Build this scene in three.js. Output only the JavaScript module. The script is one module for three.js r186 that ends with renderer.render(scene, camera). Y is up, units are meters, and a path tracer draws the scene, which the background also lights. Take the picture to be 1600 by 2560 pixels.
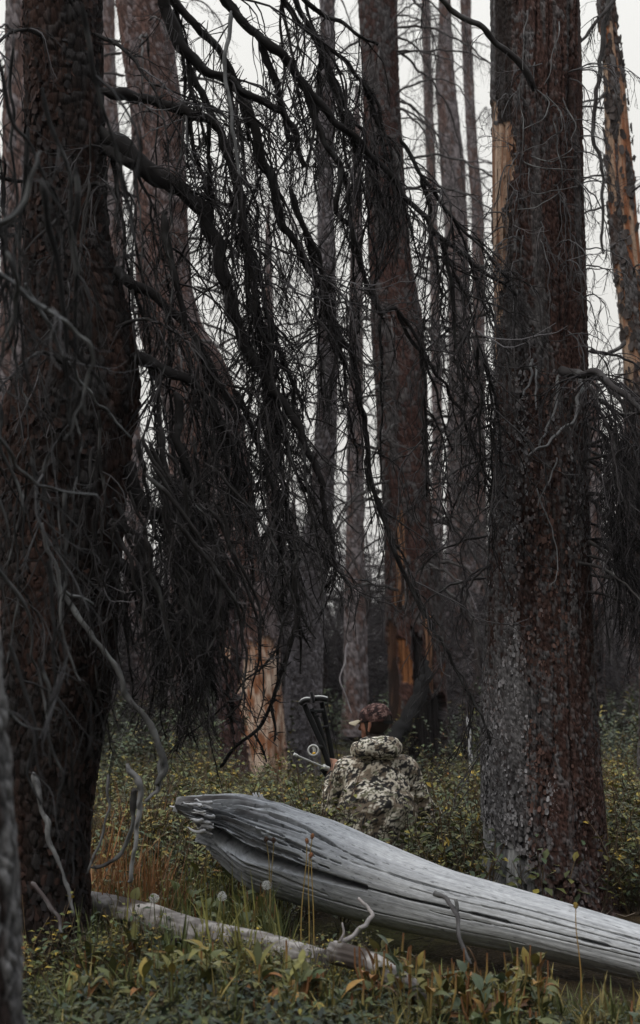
import * as THREE from 'three';
import { mergeGeometries } from 'three/addons/utils/BufferGeometryUtils.js';

// ------------------------------------------------------------------ camera, sky, sun, exposure
const W = 1600, H = 2560, FOV = 40, PITCH = 0.105, EYE = 1.2;
const scene = new THREE.Scene();
const camera = new THREE.PerspectiveCamera(FOV, 640 / 1024, 0.1, 600);
camera.position.set(0, EYE, 0);
camera.lookAt(0, EYE + Math.sin(PITCH), -Math.cos(PITCH));
camera.updateMatrixWorld();
camera.focus = 6.9; camera.userData.fStop = 3.2;
const renderer = new THREE.WebGLRenderer({ antialias: true });
renderer.setSize(640, 1024);
renderer.toneMapping = THREE.LinearToneMapping;
renderer.toneMappingExposure = 1.24;
renderer.shadowMap.enabled = true;
{ // even overcast, a little brighter overhead
  const w = 64, h = 32, d = new Float32Array(w * h * 4);
  for (let j = 0; j < h; j++) for (let i = 0; i < w; i++) {
    const el = ((j + 0.5) / h - 0.5) * Math.PI, s = Math.max(0, Math.sin(el)), k = (j + 0 * i, 0.635 * (1 + 2.2 * s * s * s));
    const c = s * s * s; d.set([k * (1 - 0.09 * c), k * (0.99 - 0.01 * c), k * (0.945 + 0.16 * c), 1], (j * w + i) * 4);
  }
  const sky = new THREE.DataTexture(d, w, h, THREE.RGBAFormat, THREE.FloatType);
  sky.mapping = THREE.EquirectangularReflectionMapping; sky.magFilter = sky.minFilter = THREE.LinearFilter; sky.needsUpdate = true;
  scene.background = sky; scene.environment = sky;
}
const sun = new THREE.DirectionalLight(0xfff9f0, 1.5);
sun.position.set(-8, 18, 3); sun.castShadow = true; sun.shadow.radius = 40;
Object.assign(sun.shadow.camera, { left: -25, right: 25, top: 25, bottom: -25, near: 0.5, far: 80 });
scene.add(sun); scene.add(sun.target); sun.target.position.set(0, 0, -8);
scene.fog = new THREE.FogExp2(new THREE.Color(0.62, 0.58, 0.62), 0.0005);

// ------------------------------------------------------------------ helpers
let seed = 7;
const rnd = () => { seed = (seed + 0x6D2B79F5) | 0; let t = Math.imul(seed ^ (seed >>> 15), 1 | seed); t = (t + Math.imul(t ^ (t >>> 7), 61 | t)) ^ t; return ((t ^ (t >>> 14)) >>> 0) / 4294967296; };
const rr = (a, b) => a + (b - a) * rnd();
const V = (x, y, z) => new THREE.Vector3(x, y, z);
const clamp = (x, a = 0, b = 1) => Math.min(b, Math.max(a, x));
const lerp = (a, b, t) => a + (b - a) * t;
const smooth = (a, b, x) => { const t = clamp((x - a) / (b - a)); return t * t * (3 - 2 * t); };
const hash = (x, y, z) => { let h = Math.imul(x | 0, 374761393) ^ Math.imul(y | 0, 668265263) ^ Math.imul(z | 0, 1274126177); h = Math.imul(h ^ (h >>> 13), 1274126177); return ((h ^ (h >>> 16)) >>> 0) / 4294967296; };
function noise(x, y, z) {
  const X = Math.floor(x), Y = Math.floor(y), Z = Math.floor(z); x -= X; y -= Y; z -= Z;
  x = x * x * (3 - 2 * x); y = y * y * (3 - 2 * y); z = z * z * (3 - 2 * z);
  const L = (a, b, t) => a + (b - a) * t;
  return L(L(L(hash(X, Y, Z), hash(X + 1, Y, Z), x), L(hash(X, Y + 1, Z), hash(X + 1, Y + 1, Z), x), y),
    L(L(hash(X, Y, Z + 1), hash(X + 1, Y, Z + 1), x), L(hash(X, Y + 1, Z + 1), hash(X + 1, Y + 1, Z + 1), x), y), z);
}
const fbm = (x, y, z, o = 4) => { let s = 0, a = 0.5, n = 0; for (let i = 0; i < o; i++) { s += a * noise(x, y, z); n += a; a *= 0.5; x = x * 2.03 + 3.1; y = y * 2.03 + 7.7; z = z * 2.03 + 1.3; } return s / n; };
function cells(u, v, wrap, sd) { // nearest, second distance and id of a cellular pattern that wraps in u
  const U = Math.floor(u), Vv = Math.floor(v); let a = 9, b = 9, id = 0;
  for (let j = -1; j <= 1; j++) for (let i = -1; i <= 1; i++) {
    const cu = ((U + i) % wrap + wrap) % wrap, cv = Vv + j;
    const dx = U + i + hash(cu, cv, sd) - u, dy = cv + hash(cu, cv, sd + 1) - v, d = Math.hypot(dx, dy);
    if (d < a) { b = a; a = d; id = hash(cu, cv, sd + 2); } else if (d < b) b = d;
  }
  return [a, b, id];
}
const mixc = (a, b, t) => [lerp(a[0], b[0], t), lerp(a[1], b[1], t), lerp(a[2], b[2], t)];
const fLen = (H / 2) / Math.tan(FOV * Math.PI / 360);
const cp = Math.cos(PITCH), sp = Math.sin(PITCH);
function at(px, py, d) { // the point d metres ahead (z = -d) that a spot of the photograph shows
  const x = (px - W / 2) / fLen, y = -(py - H / 2) / fLen, k = d / (cp - y * sp);
  return V(x * k, EYE + (y * cp + sp) * k, -d);
}
const DS = 1600 / 1512;
const D = a => a.map(([x, y, d]) => [x * DS, y * DS, d]);
const Z = (ox, oy, s) => a => a.map(([x, y, d]) => [ox + x / s, oy + y / s, d]);
const ZA = Z(240, 0, 2.16), ZB = Z(240, 500, 2.16), ZC = Z(240, 1000, 2.16), ZR = Z(800, 0, 1.89), ZM = Z(800, 640, 1.89), ZN = Z(800, 1280, 1.89), ZL = Z(0, 640, 1.89), ZK = Z(0, 1280, 1.89), ZG = Z(0, 1920, 1.89), ZH = Z(800, 1920, 1.89), ZS = Z(1200, 900, 3.78);

const used = {};
function numbered(n) { if (!(n in used)) { used[n] = 0; return n; } used[n]++; return n + '_' + String(used[n]).padStart(3, '0'); }
function tag(o, label, category, group) { o.userData = { ...o.userData, label, category }; if (group) o.userData.group = group; return o; }
function thing(name, label, category, p = [0, 0, 0], group) {
  const o = new THREE.Group(); o.name = numbered(name); o.position.set(...(p.toArray ? p.toArray() : p)); scene.add(o);
  return tag(o, label, category, group);
}
function put(name, geo, mat, parent = scene, kind) { // one named mesh; geometry is in world axes, parent is only shifted
  const m = new THREE.Mesh(geo, mat); m.name = numbered(name); m.castShadow = m.receiveShadow = true;
  if (parent !== scene) { const o = V(0, 0, 0); for (let p = parent; p && p !== scene; p = p.parent) o.add(p.position); m.geometry.translate(-o.x, -o.y, -o.z); }
  if (kind) m.userData.kind = kind;
  parent.add(m); return m;
}
function instances(name, geo, mat, list, parent = scene, color) { // list of Matrix4 in world axes
  const o = V(0, 0, 0); for (let p = parent; p && p !== scene; p = p.parent) o.add(p.position);
  const m = new THREE.InstancedMesh(geo, mat, list.length); m.name = numbered(name); m.castShadow = m.receiveShadow = true; m.userData.kind = 'stuff';
  const sh = new THREE.Matrix4().makeTranslation(-o.x, -o.y, -o.z), t = new THREE.Matrix4(), c = new THREE.Color();
  list.forEach((x, i) => { m.setMatrixAt(i, t.multiplyMatrices(sh, x)); if (color) { const k = color(i); m.setColorAt(i, c.setRGB(k[0], k[1], k[2])); } });
  parent.add(m); return m;
}
function geoOf(pos, idx, col, uv) {
  const g = new THREE.BufferGeometry();
  g.setAttribute('position', new THREE.Float32BufferAttribute(pos, 3));
  if (col) g.setAttribute('color', new THREE.Float32BufferAttribute(col, 3));
  if (uv) g.setAttribute('uv', new THREE.Float32BufferAttribute(uv, 2));
  g.setIndex(idx); g.computeVertexNormals(); return g;
}
const Q = new THREE.Quaternion(), UPV = V(0, 1, 0);
const mat4 = (p, yaw, tilt, roll, s, sy = s) => new THREE.Matrix4().compose(p, new THREE.Quaternion().setFromEuler(new THREE.Euler(tilt, yaw, roll, 'YXZ')), V(s, sy, s));

// a bag of triangles with vertex colours
class Bag {
  constructor() { this.p = []; this.i = []; this.c = []; }
  tube(pts, r, sides, col) { // r(t) radius, col(t, k, p) colour
    const n = pts.length, base = this.p.length / 3; let nx = V(0, 0, 1), tan = V(0, 0, 0);
    for (let k = 0; k < n; k++) {
      tan.subVectors(pts[Math.min(n - 1, k + 1)], pts[Math.max(0, k - 1)]).normalize();
      nx.addScaledVector(tan, -nx.dot(tan)); if (nx.lengthSq() < 1e-6) nx.set(1, 0.3, 0).addScaledVector(tan, -tan.x); nx.normalize();
      const by = V(0, 0, 0).crossVectors(tan, nx), t = k / (n - 1);
      for (let s = 0; s < sides; s++) {
        const a = s / sides * Math.PI * 2, rad = typeof r === 'function' ? r(t, a, pts[k]) : r;
        const x = pts[k].x + rad * (nx.x * Math.cos(a) + by.x * Math.sin(a)), y = pts[k].y + rad * (nx.y * Math.cos(a) + by.y * Math.sin(a)), z = pts[k].z + rad * (nx.z * Math.cos(a) + by.z * Math.sin(a));
        this.p.push(x, y, z); const c = typeof col === 'function' ? col(t, a, x, y, z) : col; this.c.push(c[0], c[1], c[2]);
      }
      if (k) for (let s = 0; s < sides; s++) { const a = base + (k - 1) * sides + s, b = base + (k - 1) * sides + (s + 1) % sides; this.i.push(a, b, b + sides, a, b + sides, a + sides); }
    }
    if (sides > 3) for (const [k0, flip] of [[0, 1], [n - 1, 0]]) for (let s = 1; s < sides - 1; s++) { const a = base + k0 * sides; flip ? this.i.push(a, a + s + 1, a + s) : this.i.push(a, a + s, a + s + 1); }
    return this;
  }
  leaf(o, dir, side, len, wid, fold, bend, col, n = 3) { // a folded blade with a bent midrib, n steps
    const b = this.p.length / 3, up = V(0, 0, 0).crossVectors(side, dir).normalize(), d = dir.clone(), q = o.clone();
    const prof = t => Math.sin(Math.PI * Math.pow(clamp(t * 0.94 + 0.03), 0.8));
    for (let k = 0; k <= n; k++) {
      const t = k / n, w = wid * 0.5 * prof(t);
      this.p.push(q.x - side.x * w + up.x * fold * w, q.y - side.y * w + up.y * fold * w, q.z - side.z * w + up.z * fold * w, q.x, q.y, q.z, q.x + side.x * w + up.x * fold * w, q.y + side.y * w + up.y * fold * w, q.z + side.z * w + up.z * fold * w);
      const c = typeof col === 'function' ? col(t) : col; for (let s = 0; s < 3; s++) this.c.push(c[0] * (s === 1 ? 1.15 : 1), c[1] * (s === 1 ? 1.12 : 1), c[2] * (s === 1 ? 1.1 : 1));
      if (k < n) { const a = b + k * 3; this.i.push(a, a + 1, a + 4, a, a + 4, a + 3, a + 1, a + 2, a + 5, a + 1, a + 5, a + 4); }
      d.y -= bend / n; d.normalize(); q.addScaledVector(d, len / n);
    }
    return this;
  }
  geo() { return geoOf(this.p, this.i, this.c); }
}
function resample(ctrl, step, joint = 0) {
  if (joint) { const out = []; ctrl.forEach((p, i) => { if (i) { const q = ctrl[i - 1], l = p.distanceTo(q), m = Math.max(2, Math.round(l / 0.09)); for (let k = 1; k < m; k++) out.push(q.clone().lerp(p, (k + rr(-0.3, 0.3)) / m).add(V(rr(-1, 1), rr(-1, 1), rr(-1, 1)).multiplyScalar(l / m * joint))); } out.push(p); }); ctrl = out; }
  const c = new THREE.CatmullRomCurve3(ctrl, false, 'centripetal'); c.arcLengthDivisions = 60;
  return c.getSpacedPoints(Math.max(3, Math.ceil(c.getLength() / step)));
}
// surface nets over a signed distance field
function nets(sdf, lo, hi, cell, colorAt) {
  const nx = Math.ceil((hi[0] - lo[0]) / cell) + 1, ny = Math.ceil((hi[1] - lo[1]) / cell) + 1, nz = Math.ceil((hi[2] - lo[2]) / cell) + 1;
  const f = new Float32Array(nx * ny * nz), id = new Int32Array(nx * ny * nz).fill(-1), I = (x, y, z) => x + nx * (y + ny * z);
  for (let z = 0; z < nz; z++) for (let y = 0; y < ny; y++) for (let x = 0; x < nx; x++) f[I(x, y, z)] = sdf(lo[0] + x * cell, lo[1] + y * cell, lo[2] + z * cell);
  const pos = [], idx = [], col = [];
  for (let z = 0; z < nz - 1; z++) for (let y = 0; y < ny - 1; y++) for (let x = 0; x < nx - 1; x++) {
    let sx = 0, sy = 0, sz = 0, n = 0;
    const e = (x0, y0, z0, x1, y1, z1) => { const a = f[I(x0, y0, z0)], b = f[I(x1, y1, z1)]; if ((a < 0) !== (b < 0)) { const t = a / (a - b); sx += lerp(x0, x1, t); sy += lerp(y0, y1, t); sz += lerp(z0, z1, t); n++; } };
    for (let j = 0; j < 2; j++) for (let k = 0; k < 2; k++) { e(x, y + j, z + k, x + 1, y + j, z + k); e(x + j, y, z + k, x + j, y + 1, z + k); e(x + j, y + k, z, x + j, y + k, z + 1); }
    if (n) { id[I(x, y, z)] = pos.length / 3; const p = [lo[0] + sx / n * cell, lo[1] + sy / n * cell, lo[2] + sz / n * cell]; pos.push(...p); if (colorAt) col.push(...colorAt(...p)); }
  }
  const quad = (a, b, c, d, s) => { if (a < 0 || b < 0 || c < 0 || d < 0) return; s ? idx.push(a, b, c, a, c, d) : idx.push(a, c, b, a, d, c); };
  for (let z = 1; z < nz - 1; z++) for (let y = 1; y < ny - 1; y++) for (let x = 1; x < nx - 1; x++) {
    const s = f[I(x, y, z)] < 0;
    if (s !== (f[I(x + 1, y, z)] < 0)) quad(id[I(x, y - 1, z - 1)], id[I(x, y, z - 1)], id[I(x, y, z)], id[I(x, y - 1, z)], s);
    if (s !== (f[I(x, y + 1, z)] < 0)) quad(id[I(x - 1, y, z - 1)], id[I(x - 1, y, z)], id[I(x, y, z)], id[I(x, y, z - 1)], s);
    if (s !== (f[I(x, y, z + 1)] < 0)) quad(id[I(x - 1, y - 1, z)], id[I(x, y - 1, z)], id[I(x, y, z)], id[I(x - 1, y, z)], s);
  }
  return geoOf(pos, idx, colorAt ? col : null);
}
const capD = (p, a, b, ra, rb, k = [1, 1, 1]) => { // tapered capsule, axes squashed by k
  const px = p[0] / k[0], py = p[1] / k[1], pz = p[2] / k[2], ax = a[0] / k[0], ay = a[1] / k[1], az = a[2] / k[2], bx = b[0] / k[0] - ax, by = b[1] / k[1] - ay, bz = b[2] / k[2] - az;
  const t = clamp(((px - ax) * bx + (py - ay) * by + (pz - az) * bz) / (bx * bx + by * by + bz * bz + 1e-9));
  return Math.hypot(px - ax - bx * t, py - ay - by * t, pz - az - bz * t) - lerp(ra, rb, t);
};
const smin = (a, b, k) => { const h = Math.max(k - Math.abs(a - b), 0) / k; return Math.min(a, b) - h * h * k * 0.25; };

// ------------------------------------------------------------------ materials and their textures
function noiseTex(w, h, fn, srgb) {
  const d = new Uint8Array(w * h * 4);
  for (let j = 0; j < h; j++) for (let i = 0; i < w; i++) { const v = fn(i / w, j / h); const k = Array.isArray(v) ? v : [v, v, v]; for (let c = 0; c < 3; c++) d[(j * w + i) * 4 + c] = clamp(k[c]) * 255; d[(j * w + i) * 4 + 3] = 255; }
  const t = new THREE.DataTexture(d, w, h); t.wrapS = t.wrapT = THREE.RepeatWrapping; t.magFilter = THREE.LinearFilter; t.minFilter = THREE.LinearMipmapLinearFilter; t.generateMipmaps = true;
  if (srgb) t.colorSpace = THREE.SRGBColorSpace; t.needsUpdate = true; return t;
}
const tile = (u, v, fu, fv, s, o = 4) => { // tileable noise on a torus of two circles folded into three axes
  const a = u * Math.PI * 2, b = v * Math.PI * 2; return fbm(s + Math.cos(a) * fu + Math.sin(b) * fv * 0.7, s * 2 + Math.sin(a) * fu + Math.cos(b) * fv * 0.5, s * 3 + Math.cos(b) * fv, o);
};
const barkTone = noiseTex(256, 512, (u, v) => { const a = tile(u, v, 9, 3, 3, 4), b = tile(u, v, 22, 14, 9, 2); return 0.62 + 0.55 * (a - 0.5) + 0.5 * (b - 0.5); });
const barkBump = noiseTex(256, 512, (u, v) => { const a = tile(u, v, 12, 4, 5, 4); return 0.5 + 1.5 * (a - 0.5); });
const grain = noiseTex(512, 512, (u, v) => { const a = tile(u, v, 2.2, 34, 2, 3), b = tile(u, v, 5, 70, 6, 2), c = tile(u, v, 4, 5, 11, 3); return 0.72 + 0.34 * (a - 0.5) + 0.42 * (b - 0.5) + 0.35 * (c - 0.5); });
const litter = noiseTex(512, 512, (u, v) => { const a = tile(u, v, 6, 6, 4, 4), b = tile(u, v, 30, 30, 8, 2); return [0.5 + 0.8 * (a - 0.5) + 0.7 * (b - 0.5), 0.46 + 0.75 * (a - 0.5) + 0.65 * (b - 0.5), 0.36 + 0.6 * (a - 0.5) + 0.5 * (b - 0.5)]; });
const std = (o) => new THREE.MeshPhysicalMaterial({ roughness: 0.92, specularIntensity: 0.2, vertexColors: true, side: THREE.DoubleSide, ...o });
const M = {
  bark: std({ map: barkTone, bumpMap: barkBump, bumpScale: 0.006 }),
  wood: std({ map: grain, bumpMap: grain, bumpScale: 0.0012, roughness: 0.8 }),
  twig: std({ roughness: 0.75 }),
  plain: std({}),
  ground: std({ map: litter, bumpMap: litter, bumpScale: 0.02 }),
  leaf: new THREE.MeshPhysicalMaterial({ vertexColors: true, roughness: 0.7, transmission: 0.25, thickness: 0, side: THREE.DoubleSide, specularIntensity: 0.6 }),
  cloth: std({ roughness: 0.95 }), skin: std({ roughness: 0.6 }),
  dark: new THREE.MeshPhysicalMaterial({ color: new THREE.Color(0.006, 0.0065, 0.007), roughness: 0.5, specularIntensity: 0.35 }),
  pale: new THREE.MeshStandardMaterial({ color: new THREE.Color(0.42, 0.43, 0.42), roughness: 0.5 }),
  yellow: new THREE.MeshStandardMaterial({ color: new THREE.Color(0.7, 0.4, 0.02), roughness: 0.5 }),
};

// ------------------------------------------------------------------ the ground
const groundY = (x, z) => { const dip = -0.09 * smooth(-0.3, 0.6, x) * smooth(-6.6, -5.6, z) * smooth(-3.2, -4.4, z), r = Math.hypot(x, z), n = fbm(x * 0.6 + 9, z * 0.6, 2, 3) - 0.5; return dip + n * 0.16 * smooth(1, 4, r) + (fbm(x * 3, z * 3, 5, 2) - 0.5) * 0.05 + 0.9 * smooth(30, 90, r) * (fbm(x * 0.03, z * 0.03, 8, 3) - 0.35); };
{
  const N = 220, pos = [], idx = [], col = [], uv = [], m = t => Math.sign(t) * (Math.sinh(Math.abs(t) * 5.2) / Math.sinh(5.2)) * 260;
  for (let j = 0; j <= N; j++) for (let i = 0; i <= N; i++) {
    const x = m(i / N * 2 - 1), z = m(j / N * 2 - 1) - 6; pos.push(x, groundY(x, z), z); uv.push(x / 1.7, z / 1.7);
    const c = mixc([0.05, 0.038, 0.026], [0.07, 0.075, 0.03], smooth(0.4, 0.62, fbm(x * 0.8, z * 0.8, 3, 4))); col.push(c[0], c[1], c[2]);
  }
  for (let j = 0; j < N; j++) for (let i = 0; i < N; i++) { const a = j * (N + 1) + i; idx.push(a, a + N + 1, a + 1, a + 1, a + N + 1, a + N + 2); }
  const g = put('ground', geoOf(pos, idx, col, uv), M.ground); g.userData = { kind: 'structure' };
}

// ------------------------------------------------------------------ twigs
// A spray is a thin dead shoot with side shoots, rooted at the origin, heading along +X and hanging.
function strand(bag, o, yaw, el, len, r, droop, hook, col, depth, segs) {
  const pts = [o.clone()], p = o.clone(); let e = el, y = yaw; const n = segs, kids = [];
  for (let k = 0; k < n; k++) {
    const t = (k + 1) / n; e += (t < 0.6 ? -droop : hook) / n * 1.5 + rr(-0.2, 0.2); y += rr(-0.28, 0.28); e = clamp(e, -1.5, 1.2);
    p.add(V(Math.cos(e) * Math.cos(y), Math.sin(e), Math.cos(e) * Math.sin(y)).multiplyScalar(len / n)); pts.push(p.clone());
    if (depth > 0 && k < n - 1 && rnd() < (depth > 1 ? 0.74 : 0.3)) kids.push([p.clone(), y, e, t]);
  }
  const c = col(); bag.tube(pts, t => r * lerp(1, 0.38, t), 3, c);
  for (const [q, ky, ke, t] of kids) strand(bag, q, ky + (rnd() < 0.5 ? -1 : 1) * rr(0.35, 1.15), ke + rr(-0.35, 0.3), len * lerp(0.6, 0.25, t) * rr(0.5, 1.3), r * 0.64, rr(0.3, 1.7), rr(-0.3, 2.2), col, depth - 1, Math.max(3, n - 3));
}
const grey = () => { const k = rr(0.55, 1.25); return rnd() < 0.16 ? [2.1 * k, 2.1 * k, 2.15 * k] : [k, k * 0.97, k * 0.97]; };
const sprays = [], fineSprays = [];
for (let v = 0; v < 14; v++) { const b = new Bag(); strand(b, V(0, 0, 0), 0, rr(-0.5, 0.3), rr(0.45, 0.8), 0.0062, rr(0.6, 1.9), rr(-0.2, 2.2), grey, 2, 9); sprays.push(b.geo()); }
for (let v = 0; v < 6; v++) { const b = new Bag(); strand(b, V(0, 0, 0), 0, rr(-0.4, 0.3), rr(0.5, 0.7), 0.0042, rr(0.6, 1.3), rr(-0.2, 1.4), grey, 2, 6); fineSprays.push(b.geo()); }

const TW = 0.36; let FAT = 1;
const spurGeo = [0, 1, 2].map(() => { const b = new Bag(); for (let k = 0; k < 4; k++) { const d = V(rr(-1, 1), rr(-1, 1), rr(-1, 1)).normalize(), l = rr(0.015, 0.07), e = d.clone().multiplyScalar(l), q = e.clone().multiplyScalar(0.5).add(V(rr(-1, 1), rr(-1, 1), rr(-1, 1)).multiplyScalar(l * 0.15)); b.tube([V(0, 0, 0), q, e], t => lerp(0.0032, 0.0012, t), 3, grey()); } return b.geo(); });
// branches: a knobbly tapering limb and the sprays along it
const open = p => p.z > -13.8 && p.y < EYE - 0.06 * p.z && p.x > 0.068 * p.z && p.x < -0.0626 * p.z; // the clearing in front of the person
function limb(parent, pts3, r0, r1, o = {}) {
  const { rough = 0.25, tone = [0.035, 0.032, 0.032], lichen = 0.25, twigs = 28, size = 1, from = 0.08, set = sprays, sides = 7, name = 'branch', twigTone = [0.032, 0.03, 0.031], spurs = 0, kink = 0.5, joint = 0.14 } = o;
  r0 *= FAT; r1 *= FAT;
  const step = Math.max(0.012, r0 * 0.7), pts = resample(pts3, step, joint), s0 = rr(0, 99);
  for (let k = 1; k < pts.length - 1; k++) { const w = r0 * kink, f = k * step; pts[k].x += (noise(f * 6, s0, 1) - 0.5) * w * 2 + (noise(f * 19, s0, 3) - 0.5) * w; pts[k].y += (noise(f * 6, s0, 5) - 0.5) * w * 2 + (noise(f * 19, s0, 7) - 0.5) * w; }
  const b = new Bag();
  b.tube(pts, (t, a, p) => lerp(r0, r1, Math.pow(t, 0.8)) * (0.45 + 0.55 * smooth(0, 0.05, t)) * (1 + rough * 2 * (fbm(p.x * 22 + Math.cos(a) * 2, p.y * 22 + s0, p.z * 22 + Math.sin(a) * 2, 3) - 0.5)), sides,
    (t, a, x, y, z) => { const n = fbm(x * 30, y * 30, z * 30, 3), l = smooth(0.56, 0.68, fbm(x * 14 + 40, y * 14, z * 14, 3)) * lichen; const k = 0.6 + 0.9 * n; return [lerp(tone[0] * k, 0.16, l), lerp(tone[1] * k, 0.165, l), lerp(tone[2] * k, 0.165, l)]; });
  const m = put(name, b.geo(), M.plain, parent);
  const len = pts.length * step, n = Math.round(len * twigs * TW); if (!n) return m;
  const lists = [[], []];
  for (let k = 0; k < n; k++) {
    const t = from + (1 - from) * Math.pow((k + rnd()) / n, 0.85), i = Math.min(pts.length - 2, Math.floor(t * (pts.length - 1))), p = pts[i];
    const dx = pts[i + 1].x - p.x, dy = pts[i + 1].y - p.y, dz = pts[i + 1].z - p.z, steep = Math.abs(dy) / (Math.hypot(dx, dz) + 1e-5);
    const yaw = -Math.atan2(dz, dx) + (rnd() < 0.5 ? -1 : 1) * (steep > 2.5 ? rr(0, 2.6) : rr(0.15, 1.35));
    const s = size * rr(0.35, 1.15) * (1 - 0.35 * t);
    if (open(p)) continue;
    lists[k % 2].push(mat4(p.clone(), yaw, rr(-0.45, 0.45), -clamp(steep, 0, 2.5) * rr(0.05, 0.4), s));
  }
  if (spurs) { const l = []; for (let k = 0; k < len * spurs; k++) { const p = pts[Math.floor(rnd() * (pts.length - 1))]; l.push(mat4(p.clone(), rr(0, 6.28), rr(-1.5, 1.5), rr(-1.5, 1.5), rr(0.5, 1.4))); } instances('spurs', spurGeo[Math.floor(rnd() * 3)], M.twig, l, m, () => { const k = rr(0.6, 1.5); return twigTone.map(c => c * k); }); }
  lists.forEach(l => l.length && instances('twigs', set[Math.floor(rnd() * set.length)], M.twig, l, m, () => { const k = rr(0.6, 1.35); return twigTone.map(c => c * k); }));
  return m;
}
const path = (list, d0, d1) => list.map(([x, y, d], i) => at(x, y, d ?? lerp(d0, d1, i / (list.length - 1))));
// a branch that a tree grows by itself: leaves the trunk, rises a little or not, and droops
function ownLimb(parent, p0, yaw, len, el, droop, r0, o) {
  const pts = [p0.clone()], p = p0.clone(); let e = el, y = yaw;
  for (let k = 0; k < 7; k++) { e -= droop / 7 * rr(0.6, 1.4); e = Math.max(e, -1.45); y += rr(-0.16, 0.16); p.add(V(Math.cos(e) * Math.cos(y), Math.sin(e), Math.cos(e) * Math.sin(y)).multiplyScalar(len / 7)); if (p.y < 0.05) break; pts.push(p.clone()); }
  if (pts.length < 3) return null;
  return limb(parent, pts, r0, r0 * 0.25, o);
}

// ------------------------------------------------------------------ trunks
// profile: rows of [photo y, left x, right x] at distance d; look(u, y, th, h, R) gives [relief, r, g, b]
function trunk(parent, d, profile, cols, rowStep, look, o = {}) {
  const rows = [], dz = o.lean || (() => 0);
  const top = profile[0][0], bot = profile[profile.length - 1][0];
  const P = profile.map(([y, a, b]) => { const dd = d + dz(y), A = at(a, y, dd), B = at(b, y, dd); return [y, (A.x + B.x) / 2, A.y, -dd, (B.x - A.x) / 2]; });
  const sample = y => { let k = 0; while (k < P.length - 2 && y > P[k + 1][0]) k++; const p = P[Math.max(0, k - 1)], q = P[k], r = P[k + 1], s = P[Math.min(P.length - 1, k + 2)], t = (y - q[0]) / (r[0] - q[0]);
    const cr = (a, b, c, e) => 0.5 * (2 * b + (c - a) * t + (2 * a - 5 * b + 4 * c - e) * t * t + (3 * b - a - 3 * c + e) * t * t * t); return [cr(p[1], q[1], r[1], s[1]), lerp(q[2], r[2], t), lerp(q[3], r[3], t), cr(p[4], q[4], r[4], s[4])]; };
  const n = Math.ceil((P[0][2] - P[P.length - 1][2]) / rowStep), pos = [], col = [], uv = [], idx = [];
  for (let j = 0; j <= n; j++) {
    const y = lerp(top, bot, j / n), [cx, cy, cz, R] = sample(y); rows.push([y, cx, cy, cz, R]);
    for (let i = 0; i <= cols; i++) {
      const th = i / cols * Math.PI * 2, u = Math.cos(th), [dr, r, g, b] = look(u, y, i === cols ? 0 : th, cy, R), q = R + dr;
      pos.push(cx + q * u, cy, cz + q * Math.sin(th)); col.push(r, g, b); uv.push(i / cols * Math.max(1, Math.round(R * 2 * Math.PI / 0.35)), cy / 0.7);
    }
  }
  for (let j = 0; j < n; j++) for (let i = 0; i < cols; i++) { const a = j * (cols + 1) + i; idx.push(a, a + 1, a + cols + 1, a + 1, a + cols + 2, a + cols + 1); }
  const m = put('trunk', geoOf(pos, idx, col, uv), M.bark, parent); m.userData.sample = undefined;
  return { mesh: m, sample, top, bot };
}
// scaly bark: plates with cracks between them; size in metres, returns [relief, tone id]
function plates(th, h, R, pw, ph, deep, sd) {
  const wrap = Math.max(6, Math.round(2 * Math.PI * R / pw)), w2 = wrap - wrap % 2;
  const u = th / (2 * Math.PI) * w2, v = h / ph + 0.35 * noise(u * 0.9, h * 9, sd), [a, b, id] = cells(u, v, w2, sd);
  const crack = smooth(0.02, 0.22, b - a); return [deep * (crack * (0.35 + 0.65 * id) - 0.3 + 0.25 * (0.5 - a)), id, crack];
}
const barkMix = (th, h, sd, id, crack, red, gry, bias) => { // red-brown under grey plates
  const n = fbm(Math.cos(th) * 2.2 + sd, h * 2.1, Math.sin(th) * 2.2, 4), g = smooth(0.35, 0.65, n + (id - 0.5) * 0.5 + bias), k = (0.55 + 0.75 * id) * (0.45 + 0.55 * crack);
  return mixc(red, gry, g).map(c => c * k * 1.5);
};
const inPoly = (x, y, p) => { let s = false; for (let i = 0, j = p.length - 1; i < p.length; j = i++) if ((p[i][1] > y) !== (p[j][1] > y) && x < (p[j][0] - p[i][0]) * (y - p[i][1]) / (p[j][1] - p[i][1]) + p[i][0]) s = !s; return s; };
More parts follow.
